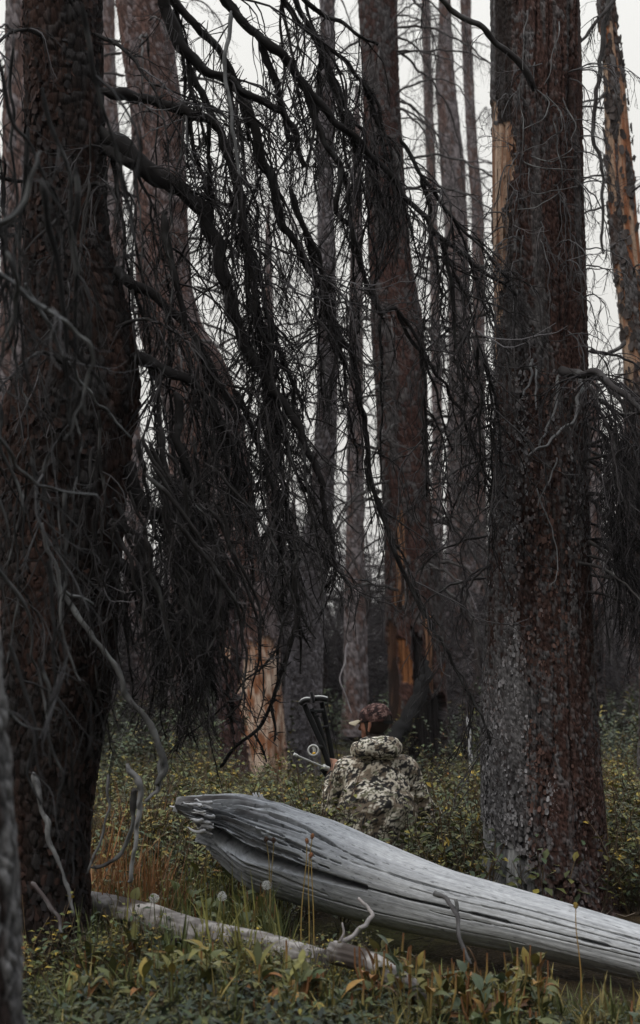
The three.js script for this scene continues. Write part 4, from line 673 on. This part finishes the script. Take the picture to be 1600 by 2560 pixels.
  const jacketSdf = (x, y, z) => {
    const p = [x, y, z];
    let d = capD(p, [0, 0.15, 0.03], [0, 0.36, 0.03], 0.15, 0.15, [1.3, 1, 1]);
    d = smin(d, capD(p, [0, 0.36, 0.03], [0, 0.57, -0.05], 0.15, 0.118, [1.36, 1, 1]), 0.08);
    d = smin(d, capD(p, [-0.155, 0.585, -0.07], [0.155, 0.585, -0.07], 0.07, 0.07), 0.07); d = smin(d, capD(p, [0, 0.66, -0.08], [0, 0.6, -0.07], 0.065, 0.09), 0.1);
    for (const s of [-1, 1]) { const el = s < 0 ? [-0.25, 0.38, -0.14] : [0.26, 0.38, -0.12], wr = s < 0 ? [-0.25, 0.52, -0.345] : [0.2, 0.40, -0.325]; d = smin(d, capD(p, [s * 0.172, 0.572, -0.07], el, 0.07, 0.06), 0.022); d = smin(d, capD(p, el, wr, 0.06, 0.042), 0.02); }
    d += fold(x, y, z);
    if (y > 0.6) d = Math.max(d, (1 - Math.hypot(x / 0.062, (z + 0.11) / 0.062)) * 0.06); // neckline
    return Math.max(d, 0.13 - y);
  };
  const jacket = put('jacket', sh(nets(jacketSdf, [-0.45, 0.08, -0.45], [0.45, 0.75, 0.28], 0.0085, camo)), M.cloth, body);
  put('hood', sh(nets((x, y, z) => { // a hood lying in a roll round the neck
    const a = Math.atan2(z + 0.09, x), r = Math.hypot(x / 1.12, z + 0.085); let d = Math.hypot(r - 0.088, (y - 0.7 - 0.018 * Math.cos(a * 1)) / 1.15) - (0.036 + 0.012 * Math.max(0, Math.sin(a)));
    d = smin(d, capD([x, y, z], [-0.065, 0.705, 0.035], [0.07, 0.71, 0.035], 0.062, 0.062, [1, 1.05, 0.95]), 0.03); d = smin(d, capD([x, y, z], [-0.1, 0.7, -0.05], [0.1, 0.705, -0.05], 0.045, 0.045), 0.03); d = Math.max(d, 0.064 - Math.hypot(x, z + 0.12)); return d + fold(x, y, z) * 0.6; }, [-0.2, 0.56, -0.26], [0.2, 0.8, 0.14], 0.006, camo)), M.cloth, jacket);
  const trouserSdf = (x, y, z) => { const p = [x, y, z]; let d = capD(p, [0, 0.13, 0.02], [0, 0.2, 0.02], 0.145, 0.13, [1.3, 1, 1]);
    for (const s of [-1, 1]) { const kn = s < 0 ? [-0.2, 0.43, -0.33] : [0.3, 0.30, -0.27], an = s < 0 ? [-0.14, 0.14, -0.52] : [0.15, 0.13, -0.41]; d = smin(d, capD(p, [s * 0.1, 0.13, -0.02], kn, 0.105, 0.078), 0.05); d = smin(d, capD(p, kn, an, 0.076, 0.06), 0.03); } return Math.max(d + fold(x, y, z), y - 0.36 - 0.3 * smooth(-0.05, -0.2, z)); };
  put('trousers', sh(nets(trouserSdf, [-0.45, -0.05, -0.62], [0.48, 0.6, 0.24], 0.0105, camo)), M.cloth, body);
  put('boots', sh(nets((x, y, z) => { let d = 9; for (const [s, an] of [[-1, [-0.14, 0.12, -0.54]], [1, [0.13, 0.11, -0.43]]]) { d = Math.min(d, smin(capD([x, y, z], an, [an[0], 0.055, an[2]], 0.055, 0.05), capD([x, y, z], [an[0], 0.05, an[2]], [an[0] + s * -0.02, 0.045, an[2] - 0.17], 0.05, 0.045, [0.9, 0.9, 1]), 0.03)); } return Math.max(d, 0.002 - y); }, [-0.26, -0.02, -0.82], [0.26, 0.22, -0.32], 0.008, () => [0.05, 0.04, 0.03])), M.cloth, body);
  // cap: crown, strap, peak
  const capSdf = (x, y, z) => { const p = toHead(x, y, z).map(v => v / 0.935), o = capD(p, [0, 0.035, 0.012], [0, 0.03, -0.02], 0.086, 0.083, [0.96, 1.1, 1.1]), i = o + 0.006; let d = Math.max(o, -i); d = Math.max(d, 0.012 - p[1] + 0.12 * (p[2]) * 0.4);
    const q = Math.hypot(p[0] / 0.045, (p[1] - 0.008) / 0.048); if (p[2] > 0) d = Math.max(d, (1 - q) * 0.03); return d; };
  const cap = put('cap', sh(nets(capSdf, [-0.2, 0.78, -0.32], [0.2, 0.99, 0.06], 0.0042, (x, y, z) => { const a = fbm(x * 40, y * 50, z * 40, 3), b = fbm(x * 70 + 5, y * 80, z * 70, 2); return b > 0.62 ? [0.15, 0.095, 0.085] : a > 0.5 ? [0.02, 0.013, 0.013] : [0.055, 0.03, 0.027]; })), M.cloth, body);
  { const b = new Bag(), pts = [], c = Math.cos(hy), s = Math.sin(hy); for (let k = 0; k <= 14; k++) { const a = lerp(-0.62, 0.62, k / 14), lx = 0.085 * Math.sin(a), lz = 0.010 + 0.094 * Math.cos(a); pts.push(V(PX + headC[0] + lx * c + lz * s, headC[1] + 0.005, PZ + headC[2] - lx * s + lz * c)); }
    const P = [], idx = [], C2 = []; pts.forEach(p => { P.push(p.x, p.y, p.z, p.x, p.y + 0.018, p.z); C2.push(0.012, 0.012, 0.012, 0.012, 0.012, 0.012); }); for (let k = 0; k < 14; k++) idx.push(k * 2, k * 2 + 2, k * 2 + 3, k * 2, k * 2 + 3, k * 2 + 1); put('strap', geoOf(P, idx, C2), M.cloth, cap); }
  { // the peak, a curved plate seen edge on, tan underneath
    const P = [], idx = [], C2 = [], n = 12, m = 6, c = Math.cos(hy), s = Math.sin(hy);
    for (const lay of [0, 1]) for (let j = 0; j <= m; j++) for (let i = 0; i <= n; i++) { const a = lerp(-1.05, 1.05, i / n), t = j / m, reach = 0.085 * Math.cos(a) * t, lx = (0.074 - 0.004 * t) * Math.sin(a), lz = -0.026 - 0.068 * Math.cos(a) - reach, y = 0.022 - 0.035 * t * 0.6 - 0.014 * Math.sin(a) * Math.sin(a) * (0.4 + t) + (lay ? 0 : 0.0045); P.push(PX + headC[0] + lx * c + lz * s, headC[1] + y, PZ + headC[2] - lx * s + lz * c); C2.push(...[0.3, 0.265, 0.2]); }
    const S = (n + 1) * (m + 1); for (const lay of [0, 1]) for (let j = 0; j < m; j++) for (let i = 0; i < n; i++) { const a = lay * S + j * (n + 1) + i; lay ? idx.push(a, a + 1, a + n + 1, a + 1, a + n + 2, a + n + 1) : idx.push(a, a + n + 1, a + 1, a + 1, a + n + 1, a + n + 2); }
    for (let i = 0; i < n; i++) { const a = m * (n + 1) + i; idx.push(a, a + S, a + 1, a + 1, a + S, a + S + 1); }
    put('peak', geoOf(P, idx, C2), M.cloth, cap);
  }
}
{ // the bow the person holds
  const ZP = Z(700, 1700, 3.36), B = thing('compound_bow', 'black compound bow with sight and stabilizer held upright beside the person', 'bow', baseOf(790, 1900, 8.35));
  const bar = (name, pts, d0, d1, w, t, mat = M.dark, parent = B) => { // a flat bar with rounded edges
    const P = resample(path(ZP(pts), d0, d1), 0.01), b = new Bag(); b.tube(P, (u, a) => { const c = Math.cos(a), s = Math.sin(a); const k = 1 / Math.pow(Math.pow(Math.abs(c) / (typeof w === 'function' ? w(u) : w), 4) + Math.pow(Math.abs(s) / t, 4), 0.25); return k; }, 12, [1, 1, 1]);
    const g = b.geo(); g.deleteAttribute('color'); return put(name, g, mat, parent); };
  bar('limb', [[205, 205], [240, 290], [290, 400], [335, 500], [375, 610], [410, 720]], 8.35, 8.35, 0.0095, 0.016);
  bar('limb', [[350, 185], [375, 300], [400, 430], [425, 560], [440, 660]], 8.42, 8.42, 0.009, 0.015);
  bar('riser', [[265, 240], [310, 330], [345, 430], [370, 540], [395, 640], [420, 760], [470, 900], [510, 1010]], 8.38, 8.38, u => 0.008 + 0.006 * Math.abs(Math.sin(u * 9)), 0.014);
  bar('limb', [[510, 1010], [545, 1070], [560, 1130]], 8.38, 8.38, 0.011, 0.018);
  bar('limb_bolt', [[235, 270], [300, 262], [370, 258]], 8.38, 8.38, 0.012, 0.012);
  bar('brace', [[300, 420], [350, 400], [400, 390]], 8.38, 8.4, 0.008, 0.008);
  bar('brace', [[330, 300], [285, 300], [310, 270]], 8.37, 8.37, 0.006, 0.006);
  for (const [a, n] of [[[[168, 205], [190, 180], [225, 170], [252, 172]], 0], [[[292, 158], [325, 156], [360, 158], [398, 168]], 1]]) { const c = bar('cam', a, 8.33 + n * 0.06, 8.33 + n * 0.06, 0.016, 0.014); const u = bar('cam_cover', a.map(([x, y]) => [x, y - 16]), 8.325 + n * 0.06, 8.325 + n * 0.06, 0.0025, 0.008, M.pale, c); u.name = numbered('cam_cover'); }
  bar('tip', [[285, 190], [275, 150], [262, 100]], 8.37, 8.37, u => 0.016 - 0.01 * u, 0.008);
  bar('string', [[395, 190], [470, 560], [560, 1120]], 8.5, 8.4, 0.0022, 0.0022);
  const sight = new THREE.Group(), c = at(700 + 280 / 3.36, 1700 + 590 / 3.36, 8.3); sight.name = numbered('sight'); sight.position.copy(c).sub(B.position); B.add(sight);
  const ring = new THREE.TorusGeometry(0.029, 0.0055, 10, 36).translate(c.x, c.y, c.z); put('ring', ring, M.pale, sight);
  bar('mount', [[308, 560], [335, 560], [365, 575]], 8.31, 8.36, 0.012, 0.012, M.dark, sight);
  bar('pin', [[276, 622], [285, 612], [297, 618]], 8.3, 8.3, 0.006, 0.005, M.yellow, sight);
  bar('housing', [[276, 560], [290, 585], [288, 605]], 8.31, 8.31, 0.009, 0.01, M.pale, sight);
  const stab = bar('stabilizer', [[135, 632], [200, 660], [290, 698], [375, 735]], 8.22, 8.34, 0.0055, 0.0055, M.pale);
  bar('weight', [[118, 622], [128, 628], [146, 637]], 8.21, 8.215, 0.009, 0.009, M.pale, stab); bar('damper', [[365, 725], [385, 738], [405, 742]], 8.33, 8.35, 0.014, 0.014, M.pale, stab);
  bar('grip', [[355, 740], [390, 790], [420, 850]], 8.38, 8.38, 0.016, 0.018);
}

// ------------------------------------------------------------------ plants
const GREENS = [[0.045, 0.062, 0.022], [0.06, 0.07, 0.022], [0.095, 0.095, 0.024], [0.05, 0.07, 0.038], [0.16, 0.13, 0.03], [0.035, 0.05, 0.028]];
const AUT = [[0.22, 0.125, 0.028], [0.2, 0.15, 0.03], [0.12, 0.06, 0.026], [0.19, 0.085, 0.024]];
const pick = a => a[Math.floor(rnd() * a.length)];
function sprig(h, leaves, len, wid, cols, aut = 0.008) { // a small woody shoot with many little oval leaves
  const b = new Bag(), n = 4;
  for (let k = 0; k < n; k++) {
    const yaw = rr(0, 6.28), lean = rr(0.1, 0.7), pts = [V(0, 0, 0)], p = V(0, 0, 0); for (let s = 0; s < 4; s++) { p.add(V(Math.cos(yaw) * lean * h * 0.25, h * 0.25 * rr(0.7, 1.2), Math.sin(yaw) * lean * h * 0.25).add(V(rr(-0.02, 0.02), 0, rr(-0.02, 0.02)))); pts.push(p.clone()); }
    b.tube(pts, t => lerp(0.0022, 0.001, t), 3, [0.07, 0.05, 0.035]);
    for (let q = 0; q < leaves / n; q++) { const t = rr(0.25, 1), i = Math.min(3, Math.floor(t * 4)), o = pts[i].clone().lerp(pts[i + 1], t * 4 - i), a = rr(0, 6.28), e = rr(-0.3, 0.8), dir = V(Math.cos(a) * Math.cos(e), Math.sin(e), Math.sin(a) * Math.cos(e)), side = V(-Math.sin(a), rr(-0.5, 0.5), Math.cos(a)).normalize(); o.addScaledVector(dir, rr(0.004, 0.03)); const c = rnd() < aut ? pick(AUT) : pick(cols), k2 = rr(0.6, 1.35); b.leaf(o, dir, side, len * rr(0.7, 1.3), wid * rr(0.8, 1.2), rr(0, 0.4), rr(0, 0.7), c.map(v => v * k2), 2); }
  }
  return b.geo();
}
function scatter(name, label, geos, n, place, tint) {
  const lists = geos.map(() => []);
  for (let k = 0; k < n; k++) { const q = place(k); if (!q) continue; lists[k % geos.length].push(mat4(V(q[0], groundY(q[0], q[1]) - 0.01, q[1]), rr(0, 6.28), rr(-0.2, 0.2), rr(-0.2, 0.2), q[2], q[2] * rr(0.8, 1.25))); }
  lists.forEach((l, i) => { if (l.length) tag(instances(name, geos[i], M.leaf, l, scene, () => { const k = rr(0.65, 1.3); return tint ? tint(k) : [k, k, k]; }), label[i], name.replace(/_/g, ' ')); });
}
const cover = [sprig(0.2, 26, 0.026, 0.016, GREENS), sprig(0.16, 22, 0.03, 0.02, GREENS), sprig(0.26, 34, 0.024, 0.014, [GREENS[2], GREENS[4], GREENS[1]], 0.03)];
const front = [sprig(0.2, 24, 0.042, 0.03, [[0.03, 0.05, 0.032], [0.035, 0.05, 0.022], [0.028, 0.042, 0.03], [0.06, 0.065, 0.022]]), sprig(0.17, 20, 0.05, 0.03, [[0.03, 0.045, 0.03], [0.04, 0.05, 0.022]]), sprig(0.22, 26, 0.036, 0.022, [GREENS[2], GREENS[1], GREENS[0], GREENS[5]], 0.05)];
const nearPerson = (x, z) => Math.hypot((x - PX) / 0.36, (z - PZ + 0.15) / 0.5) < 1;
scatter('ground_cover', ['dark green small leaved plants covering the ground along the bottom', 'dense low leafy cover in front of the fallen logs', 'yellowing low growth mixed into the front undergrowth'], front, 2300, () => { const z = -rr(3.2, 5.0), x = rr(-0.27, 0.27) * -z; const low = x / -z > 0.07 && z < -4.4; if (low && z < -4.95) return null; return [x, z, (low ? 0.75 : 1) * rr(0.6, 1.15) * lerp(1.1, 0.6, smooth(3.4, 4.6, -z))]; }, k => rnd() < 0.3 ? [k * 1.4, k * 1.2, k * 0.75] : [k * 0.75, k * 0.8, k * 0.8]);
scatter('undergrowth', ['low leafy growth between the fallen logs and the trees', 'small leaved bushes growing thickly behind the big log', 'olive and yellow leafy growth around the sitting person'], cover, 6800, () => { const z = -rr(5.0, 13), x = rr(-0.29, 0.29) * -z, cl = fbm(x * 0.9 + 5, z * 0.9, 2, 3); if (cl < 0.46 && rnd() < 0.65) return null; if (z < -9.5 && Math.abs(x / z) < 0.13 && rnd() < 0.5) return null; if (nearPerson(x, z) || (z > -6.7 && z < -5.75 && x > -0.75) || (z > -6.2 && x / -z > 0.06)) return null; return [x, z, rr(0.7, 1.5) * (0.6 + cl) * (z > -6.2 ? (x > -0.6 ? 0.42 : 0.75) : 1.1)]; }, k => rnd() < 0.35 ? [k * 1.5, k * 1.3, k * 0.75] : rnd() < 0.6 ? [k * 0.7, k * 0.8, k * 0.7] : [k * 1.05, k * 1.05, k * 0.8]);
const bushG = [sprig(0.6, 130, 0.045, 0.028, GREENS), sprig(0.75, 150, 0.045, 0.028, [GREENS[0], GREENS[3], GREENS[5]])];
scatter('undergrowth', ['green bushes standing among the farther trunks', 'dark leafy brush far back at both sides'], bushG, 1500, () => { const z = -rr(12, 40), x = rr(-0.3, 0.3) * -z; const side = Math.abs(x / -z); if (side < 0.12 && rnd() < 0.6) return null; return [x, z, rr(0.5, 1.25)]; });
{ // dry tawny grass by the left spruce, and thin blades through the front
  const blade = (h, c) => { const b = new Bag(); for (let k = 0; k < 7; k++) { const a = rr(0, 6.28), q = rr(0.7, 1.3), lean = rr(0.05, 0.5); b.leaf(V(rr(-0.02, 0.02), 0, rr(-0.02, 0.02)), V(Math.cos(a) * lean, 1, Math.sin(a) * lean).normalize(), V(-Math.sin(a), 0, Math.cos(a)), h * rr(0.6, 1.2), 0.006, 0.2, rr(0.1, 0.9), c.map(v => v * q), 4); } return b.geo(); };
  scatter('grass', ['tawny dry grass beside the foot of the dark left spruce', 'reddish dry stalks beside the dark left spruce'], [blade(0.3, [0.19, 0.11, 0.035]), blade(0.36, [0.2, 0.09, 0.03])], 420, () => { const z = -rr(6.0, 8.6); return [rr(-0.2, -0.105) * -z, z, rr(0.7, 1.3)]; });
  scatter('grass', ['thin green grass blades between the plants in front', 'yellow grass blades between the front plants'], [blade(0.26, [0.07, 0.085, 0.025]), blade(0.3, [0.17, 0.14, 0.04])], 150, () => { const z = -rr(4.2, 6.6), x = rr(-0.22, 0.25) * -z; if (x > 0.1 && z < -4.7) return null; return [x, z, rr(0.5, 1.0)]; });
}
{ const blade = (h, c) => { const b = new Bag(); for (let k = 0; k < 9; k++) { const a = rr(0, 6.28), q = rr(0.7, 1.3), lean = rr(0.05, 0.4); b.leaf(V(rr(-0.03, 0.03), 0, rr(-0.03, 0.03)), V(Math.cos(a) * lean, 1, Math.sin(a) * lean).normalize(), V(-Math.sin(a), 0, Math.cos(a)), h * rr(0.6, 1.2), 0.009, 0.25, rr(0.1, 1.1), c.map(v => v * q), 5); } return b.geo(); };
  scatter('grass', ['tall yellow green grass between the two logs at the left', 'tall green grass blades around the thin log at the left'], [blade(0.26, [0.17, 0.165, 0.045]), blade(0.24, [0.09, 0.11, 0.035])], 230, () => { const z = -rr(5.3, 7.2); return [rr(-0.17, -0.02) * -z, z, rr(0.6, 1.15)]; });
  scatter('grass', ['fine golden grass in front of the big log', 'fine green grass in the front undergrowth'], [blade(0.17, [0.2, 0.16, 0.05]), blade(0.16, [0.1, 0.115, 0.035])], 420, () => { const z = -rr(4.1, 5.3), x = rr(-0.2, 0.24) * -z; return [x, z, rr(0.5, 1.05)]; });
  const stick = fineSprays.slice(0, 3), ls = stick.map(() => []); for (let k = 0; k < 900; k++) { const z = -rr(3.4, 9), x = rr(-0.28, 0.28) * -z; ls[k % 3].push(mat4(V(x, groundY(x, z) + 0.03, z), rr(0, 6.28), rr(-0.3, 0.3), rr(0.3, 0.9), rr(0.2, 0.55))); }
  ls.forEach((l, i) => tag(instances('forest_litter', stick[i], M.twig, l, scene, () => { const k = rr(0.6, 1.5); return [0.09 * k, 0.075 * k, 0.062 * k]; }), ['fallen dead twigs lying on the ground in front', 'broken twigs scattered on the ground among the plants', 'thin fallen shoots littering the ground round the logs'][i], 'litter'));
}
// broad leaved plants, each with its stem, leaves and often a dry flower stalk
function broadPlant(o) {
  const g = new THREE.Group(); g.name = numbered(o.name); const c = new THREE.Color();
  const stemB = new Bag(); stemB.tube([V(0, -0.02, 0), V(rr(-0.01, 0.01), o.h * 0.25, rr(-0.01, 0.01)), V(rr(-0.015, 0.015), o.h * 0.9, rr(-0.015, 0.015))], t => lerp(0.004, 0.002, t), 5, mixc(pick(o.cols), [0.2, 0.15, 0.05], 0.4)); const st = new THREE.Mesh(stemB.geo(), M.plain); st.name = numbered('stem'); g.add(st);
  for (let k = 0; k < o.n; k++) {
    const b = new Bag(), a = k * 2.4 + rr(-0.4, 0.4), e = rr(-0.1, 1.35), y = Math.pow(rnd(), 1.3) * 0.85 * o.h, cc = rnd() < o.aut ? pick(AUT) : pick(o.cols), q = rr(0.75, 1.3), dir = V(Math.cos(a) * Math.cos(e), Math.sin(e), Math.sin(a) * Math.cos(e)), base = V(0, y, 0), tip = base.clone().addScaledVector(dir, o.len * 0.35);
    b.tube([base, tip], 0.0018, 3, cc.map(v => v * q)); const nn = rr(0, 99);
    b.leaf(tip, dir, V(-Math.sin(a), rr(-0.3, 0.3), Math.cos(a)).normalize(), o.len * rr(0.7, 1.2), o.wid * rr(0.8, 1.2), rr(0.1, 0.6), rr(0.2, 2.2), t => { const v = q * (0.8 + 0.4 * noise(nn, t * 6, 0)); const m = smooth(0.75, 1, t) * o.aut * 1.2; return mixc(cc, [0.17, 0.10, 0.03], m).map(x => x * v); }, 6);
    const m = new THREE.Mesh(b.geo(), M.leaf); m.name = numbered('leaf'); m.castShadow = m.receiveShadow = true; g.add(m);
  }
  for (let k = 0; k < o.stalks; k++) {
    const b = new Bag(), lx = rr(-0.06, 0.06), lz = rr(-0.06, 0.06), hh = o.h * rr(0.85, 1.25), c1 = pick([[0.24, 0.17, 0.06], [0.2, 0.1, 0.045], [0.17, 0.14, 0.05]]);
    b.tube([V(0, 0, 0), V(lx * 0.5, hh * 0.4, lz * 0.5), V(lx, hh * 0.75, lz), V(lx * 1.15, hh, lz)], t => 0.0028 + (t > 0.6 ? 0.0022 * Math.sin((t - 0.6) * 7.8) : 0), 5, (t) => mixc(c1, [0.13, 0.06, 0.03], smooth(0.6, 0.9, t)));
    const m = new THREE.Mesh(b.geo(), M.plain); m.name = numbered('flower_stalk'); m.castShadow = m.receiveShadow = true; g.add(m);
  }
  return g;
}
function plantSet(name, label, group, spots, o, copies) { // a few built, the rest copied and turned
  const protos = [];
  spots.forEach(([px, py, d], i) => {
    const p = d ? at(px, py, d) : null; let x, z; if (p) { x = p.x; z = p.z; }
    let g; if (i < copies) { g = broadPlant({ name, ...o }); protos.push(g); } else { g = protos[i % copies].clone(); g.name = numbered(name); g.children.forEach(c => { c.name = numbered(c.name.replace(/_\d+$/, '')); }); }
    g.position.set(x, groundY(x, z), z); g.rotation.y = rr(0, 6.28); g.scale.setScalar(rr(0.8, 1.2)); scene.add(g); tag(g, label, 'plant', group);
  });
}
const spread = (n, x0, x1, d0, d1) => Array.from({ length: n }, () => [rr(x0, x1), 2200, rr(d0, d1)]);
plantSet('broadleaf_plant', 'green broad leafed plant with upright yellow stalks between the two logs', 'leafy plants between the logs', spread(26, 225, 700, 5.9, 6.9), { h: 0.2, n: 15, len: 0.09, wid: 0.038, aut: 0.08, stalks: 2, cols: [[0.08, 0.095, 0.03], [0.07, 0.085, 0.03], [0.13, 0.13, 0.035], [0.11, 0.13, 0.04]] }, 7);
plantSet('broadleaf_plant', 'yellowing broad leafed plant with brown spikes before the big log', 'leafy plants before the big log', spread(30, 900, 1360, 4.7, 5.15), { h: 0.2, n: 17, len: 0.07, wid: 0.03, aut: 0.3, stalks: 2, cols: [GREENS[2], [0.12, 0.11, 0.03], GREENS[1], GREENS[3]] }, 8);
plantSet('broadleaf_plant', 'low green and yellow leafed plant in the bottom right corner', 'leafy plants at the bottom right', spread(26, 1180, 1620, 4.2, 4.75), { h: 0.12, n: 13, len: 0.07, wid: 0.036, aut: 0.15, stalks: 1, cols: [GREENS[0], GREENS[1], GREENS[3], GREENS[2]] }, 6);
plantSet('broadleaf_plant', 'broad leafed plant with long pale green leaves below the thin log', 'leafy plants below the thin log', spread(18, 190, 760, 4.7, 5.35), { h: 0.17, n: 14, len: 0.085, wid: 0.03, aut: 0.15, stalks: 1, cols: [GREENS[2], [0.13, 0.125, 0.035], GREENS[1]] }, 5);
plantSet('broadleaf_plant', 'small broad leafed plant in the middle below the big log', 'leafy plants in the bottom middle', spread(18, 640, 980, 4.5, 5.0), { h: 0.12, n: 15, len: 0.06, wid: 0.028, aut: 0.1, stalks: 1, cols: [GREENS[0], GREENS[1], GREENS[3]] }, 5);
// taller stems one can follow
function stalkThing(name, label, lines, d, headR, headC, stemC, cat) {
  const base = lines[0][lines[0].length - 1], T = thing(name, label, cat, baseOf(base[0], base[1], d));
  for (const l of lines) { const P = path(l, d, d), bot = P[P.length - 1].clone(); bot.y = Math.min(bot.y, groundY(bot.x, bot.z)); P.push(bot); const b = new Bag(); b.tube(resample(P.reverse(), 0.02), t => lerp(0.0028, 0.0018, t), 5, stemC); put('stem', b.geo(), M.plain, T);
    const top = at(l[0][0], l[0][1], d), hb = new THREE.IcosahedronGeometry(headR, 2), a = hb.attributes.position, col = []; for (let i = 0; i < a.count; i++) { const k = 1 + 0.5 * (noise(a.getX(i) * 400, a.getY(i) * 400, a.getZ(i) * 400 + l[0][0]) - 0.5); a.setXYZ(i, a.getX(i) * k * (1 + 0.6 * (hash(i, 1, 2) - 0.5)), a.getY(i) * k * 1.5, a.getZ(i) * k); col.push(...headC.map(v => v * (0.7 + 0.6 * hash(i, 3, 5)))); } hb.setAttribute('color', new THREE.Float32BufferAttribute(col, 3)); hb.deleteAttribute('uv'); hb.computeVertexNormals(); hb.translate(top.x, top.y, top.z); put('seed_head', hb, M.plain, T); }
}
const ZX = Z(400, 1900, 2.52);
stalkThing('dry_flower_stem', 'two dry stems with round brown heads before the split of the log', [ZX([[716, 505], [712, 600], [700, 740], [695, 860]]), ZX([[668, 500], [685, 620], [690, 760], [692, 860]])], 5.9, 0.0085, [0.07, 0.045, 0.035], [0.22, 0.17, 0.08], 'dry flower');
stalkThing('dry_flower_stem', 'cluster of tall dry stems with rusty orange heads before the log', [ZX([[925, 510], [922, 640], [905, 800], [890, 1000]]), ZX([[950, 600], [955, 700], [962, 850], [968, 1000]]), ZX([[960, 480], [940, 640], [935, 800], [940, 1000]])], 5.6, 0.0075, [0.18, 0.085, 0.045], [0.24, 0.17, 0.06], 'dry flower');
stalkThing('dry_flower_stem', 'single tall dry stem with curled leaves before the right end of the log', [ZH([[1208, 650], [1210, 760], [1222, 860], [1232, 960]])], 5.0, 0.008, [0.2, 0.14, 0.04], [0.26, 0.16, 0.05], 'dry flower');
function dandelion(label, px, py, d, drop) {
  const top = at(px, py, d), T = thing('dandelion', label, 'dandelion', V(top.x, 0, top.z)), b = new Bag(); b.tube([V(top.x + 0.01, -0.02, top.z), V(top.x + 0.005, top.y * 0.6, top.z), top], 0.0018, 5, [0.1, 0.11, 0.05]); put('stem', b.geo(), M.plain, T);
  const h = new Bag(); for (let k = 0; k < 70; k++) { const y = 1 - 2 * (k + 0.5) / 70, r = Math.sqrt(1 - y * y), a = k * 2.39996, q = V(r * Math.cos(a), y, r * Math.sin(a)), e = top.clone().addScaledVector(q, 0.0165 * rr(0.8, 1.1)); h.tube([top.clone().addScaledVector(q, 0.004), e], 0.0003, 3, [0.5, 0.5, 0.48]); for (let s = 0; s < 4; s++) { const w = V(rr(-1, 1), rr(-1, 1), rr(-1, 1)).cross(q).normalize(); h.tube([e, e.clone().addScaledVector(q, 0.003).addScaledVector(w, 0.006)], 0.0004, 3, [0.62, 0.63, 0.62]); } } put('seed_head', h.geo(), M.plain, T, 'stuff');
}
dandelion('white dandelion clock on the left, nearest the thin log', 385, 2246, 5.75);
dandelion('white dandelion clock in the middle between the two logs', 555, 2241, 5.9);
dandelion('white dandelion clock nearest to the underside of the big log', 667, 2213, 5.9);
// shrubs one can pick out round the person
function shrub(label, px, py, d, h, n, cols, aut) { const p = baseOf(px, py, d), T = thing('leafy_shrub', label, 'shrub', V(p.x, groundY(p.x, p.z), p.z)); 
  for (let k = 0; k < 5; k++) { const yaw = k * 1.3 + rr(-0.4, 0.4), lean = rr(0.1, 0.6), pts = [V(0, 0, 0)], q = V(0, 0, 0); for (let s = 0; s < 5; s++) { q.add(V(Math.cos(yaw) * lean * h / 5 + rr(-0.015, 0.015), h / 5 * rr(0.8, 1.15), Math.sin(yaw) * lean * h / 5)); pts.push(q.clone()); }
    const b = new Bag(); b.tube(pts, t => lerp(0.005, 0.0018, t), 5, [0.09, 0.06, 0.045]); const st = new THREE.Mesh(b.geo(), M.plain); st.name = numbered('stem'); T.add(st);
    const f = new Bag(); for (let s = 0; s < n / 5; s++) { const t = rr(0.3, 1), i = Math.min(4, Math.floor(t * 5)), o = pts[i].clone().lerp(pts[i + 1], t * 5 - i), a = rr(0, 6.28), e = rr(-0.4, 0.8), dir = V(Math.cos(a) * Math.cos(e), Math.sin(e), Math.sin(a) * Math.cos(e)); o.addScaledVector(dir, rr(0.01, 0.07)); const c = rnd() < aut * 0.35 ? pick(AUT) : pick(cols), w = rr(0.7, 1.3); f.leaf(o, dir, V(-Math.sin(a), rr(-0.5, 0.5), Math.cos(a)).normalize(), 0.034 * rr(0.7, 1.3), 0.021, 0.3, rr(0, 0.7), c.map(v => v * w), 3); } const lm = new THREE.Mesh(f.geo(), M.leaf); lm.name = numbered('leaves'); lm.userData.kind = 'stuff'; st.add(lm); }
}
const YG = [[0.14, 0.14, 0.025], [0.1, 0.11, 0.03], [0.08, 0.09, 0.03]], OL = [[0.07, 0.08, 0.03], [0.09, 0.085, 0.03], [0.05, 0.065, 0.025]];
shrub('yellow green shrub in front of the left side of the sitting person', 800, 2090, 7.5, 0.46, 160, YG, 0.03);
shrub('yellow leaved sprig left of the sitting person, under the bow', 770, 2080, 7.8, 0.62, 90, YG, 0.02);
shrub('low olive shrub directly in front of the person and behind the log', 930, 2110, 7.3, 0.30, 150, OL, 0.05);
shrub('olive shrub at the right elbow of the person', 1110, 2080, 7.9, 0.55, 200, OL, 0.12);
shrub('bushy olive shrub between the person and the thick spruce', 1170, 2090, 7.7, 0.52, 220, OL, 0.08);
shrub('shrub with orange tinted leaves right behind the log and left of the thick spruce', 1080, 2120, 7.2, 0.34, 170, OL, 0.15);
shrub('green shrub behind the humped end of the big log', 640, 2080, 8.0, 0.42, 190, OL, 0.04);
shrub('dark green shrub left of the humped log end', 500, 2070, 8.2, 0.44, 190, [[0.05, 0.065, 0.03], [0.04, 0.055, 0.025]], 0.02);
shrub('shrub with scattered orange leaves right of the thick spruce', 1560, 2150, 7.2, 0.5, 200, [[0.06, 0.065, 0.022], [0.045, 0.055, 0.02]], 0.1);

renderer.render(scene, camera);
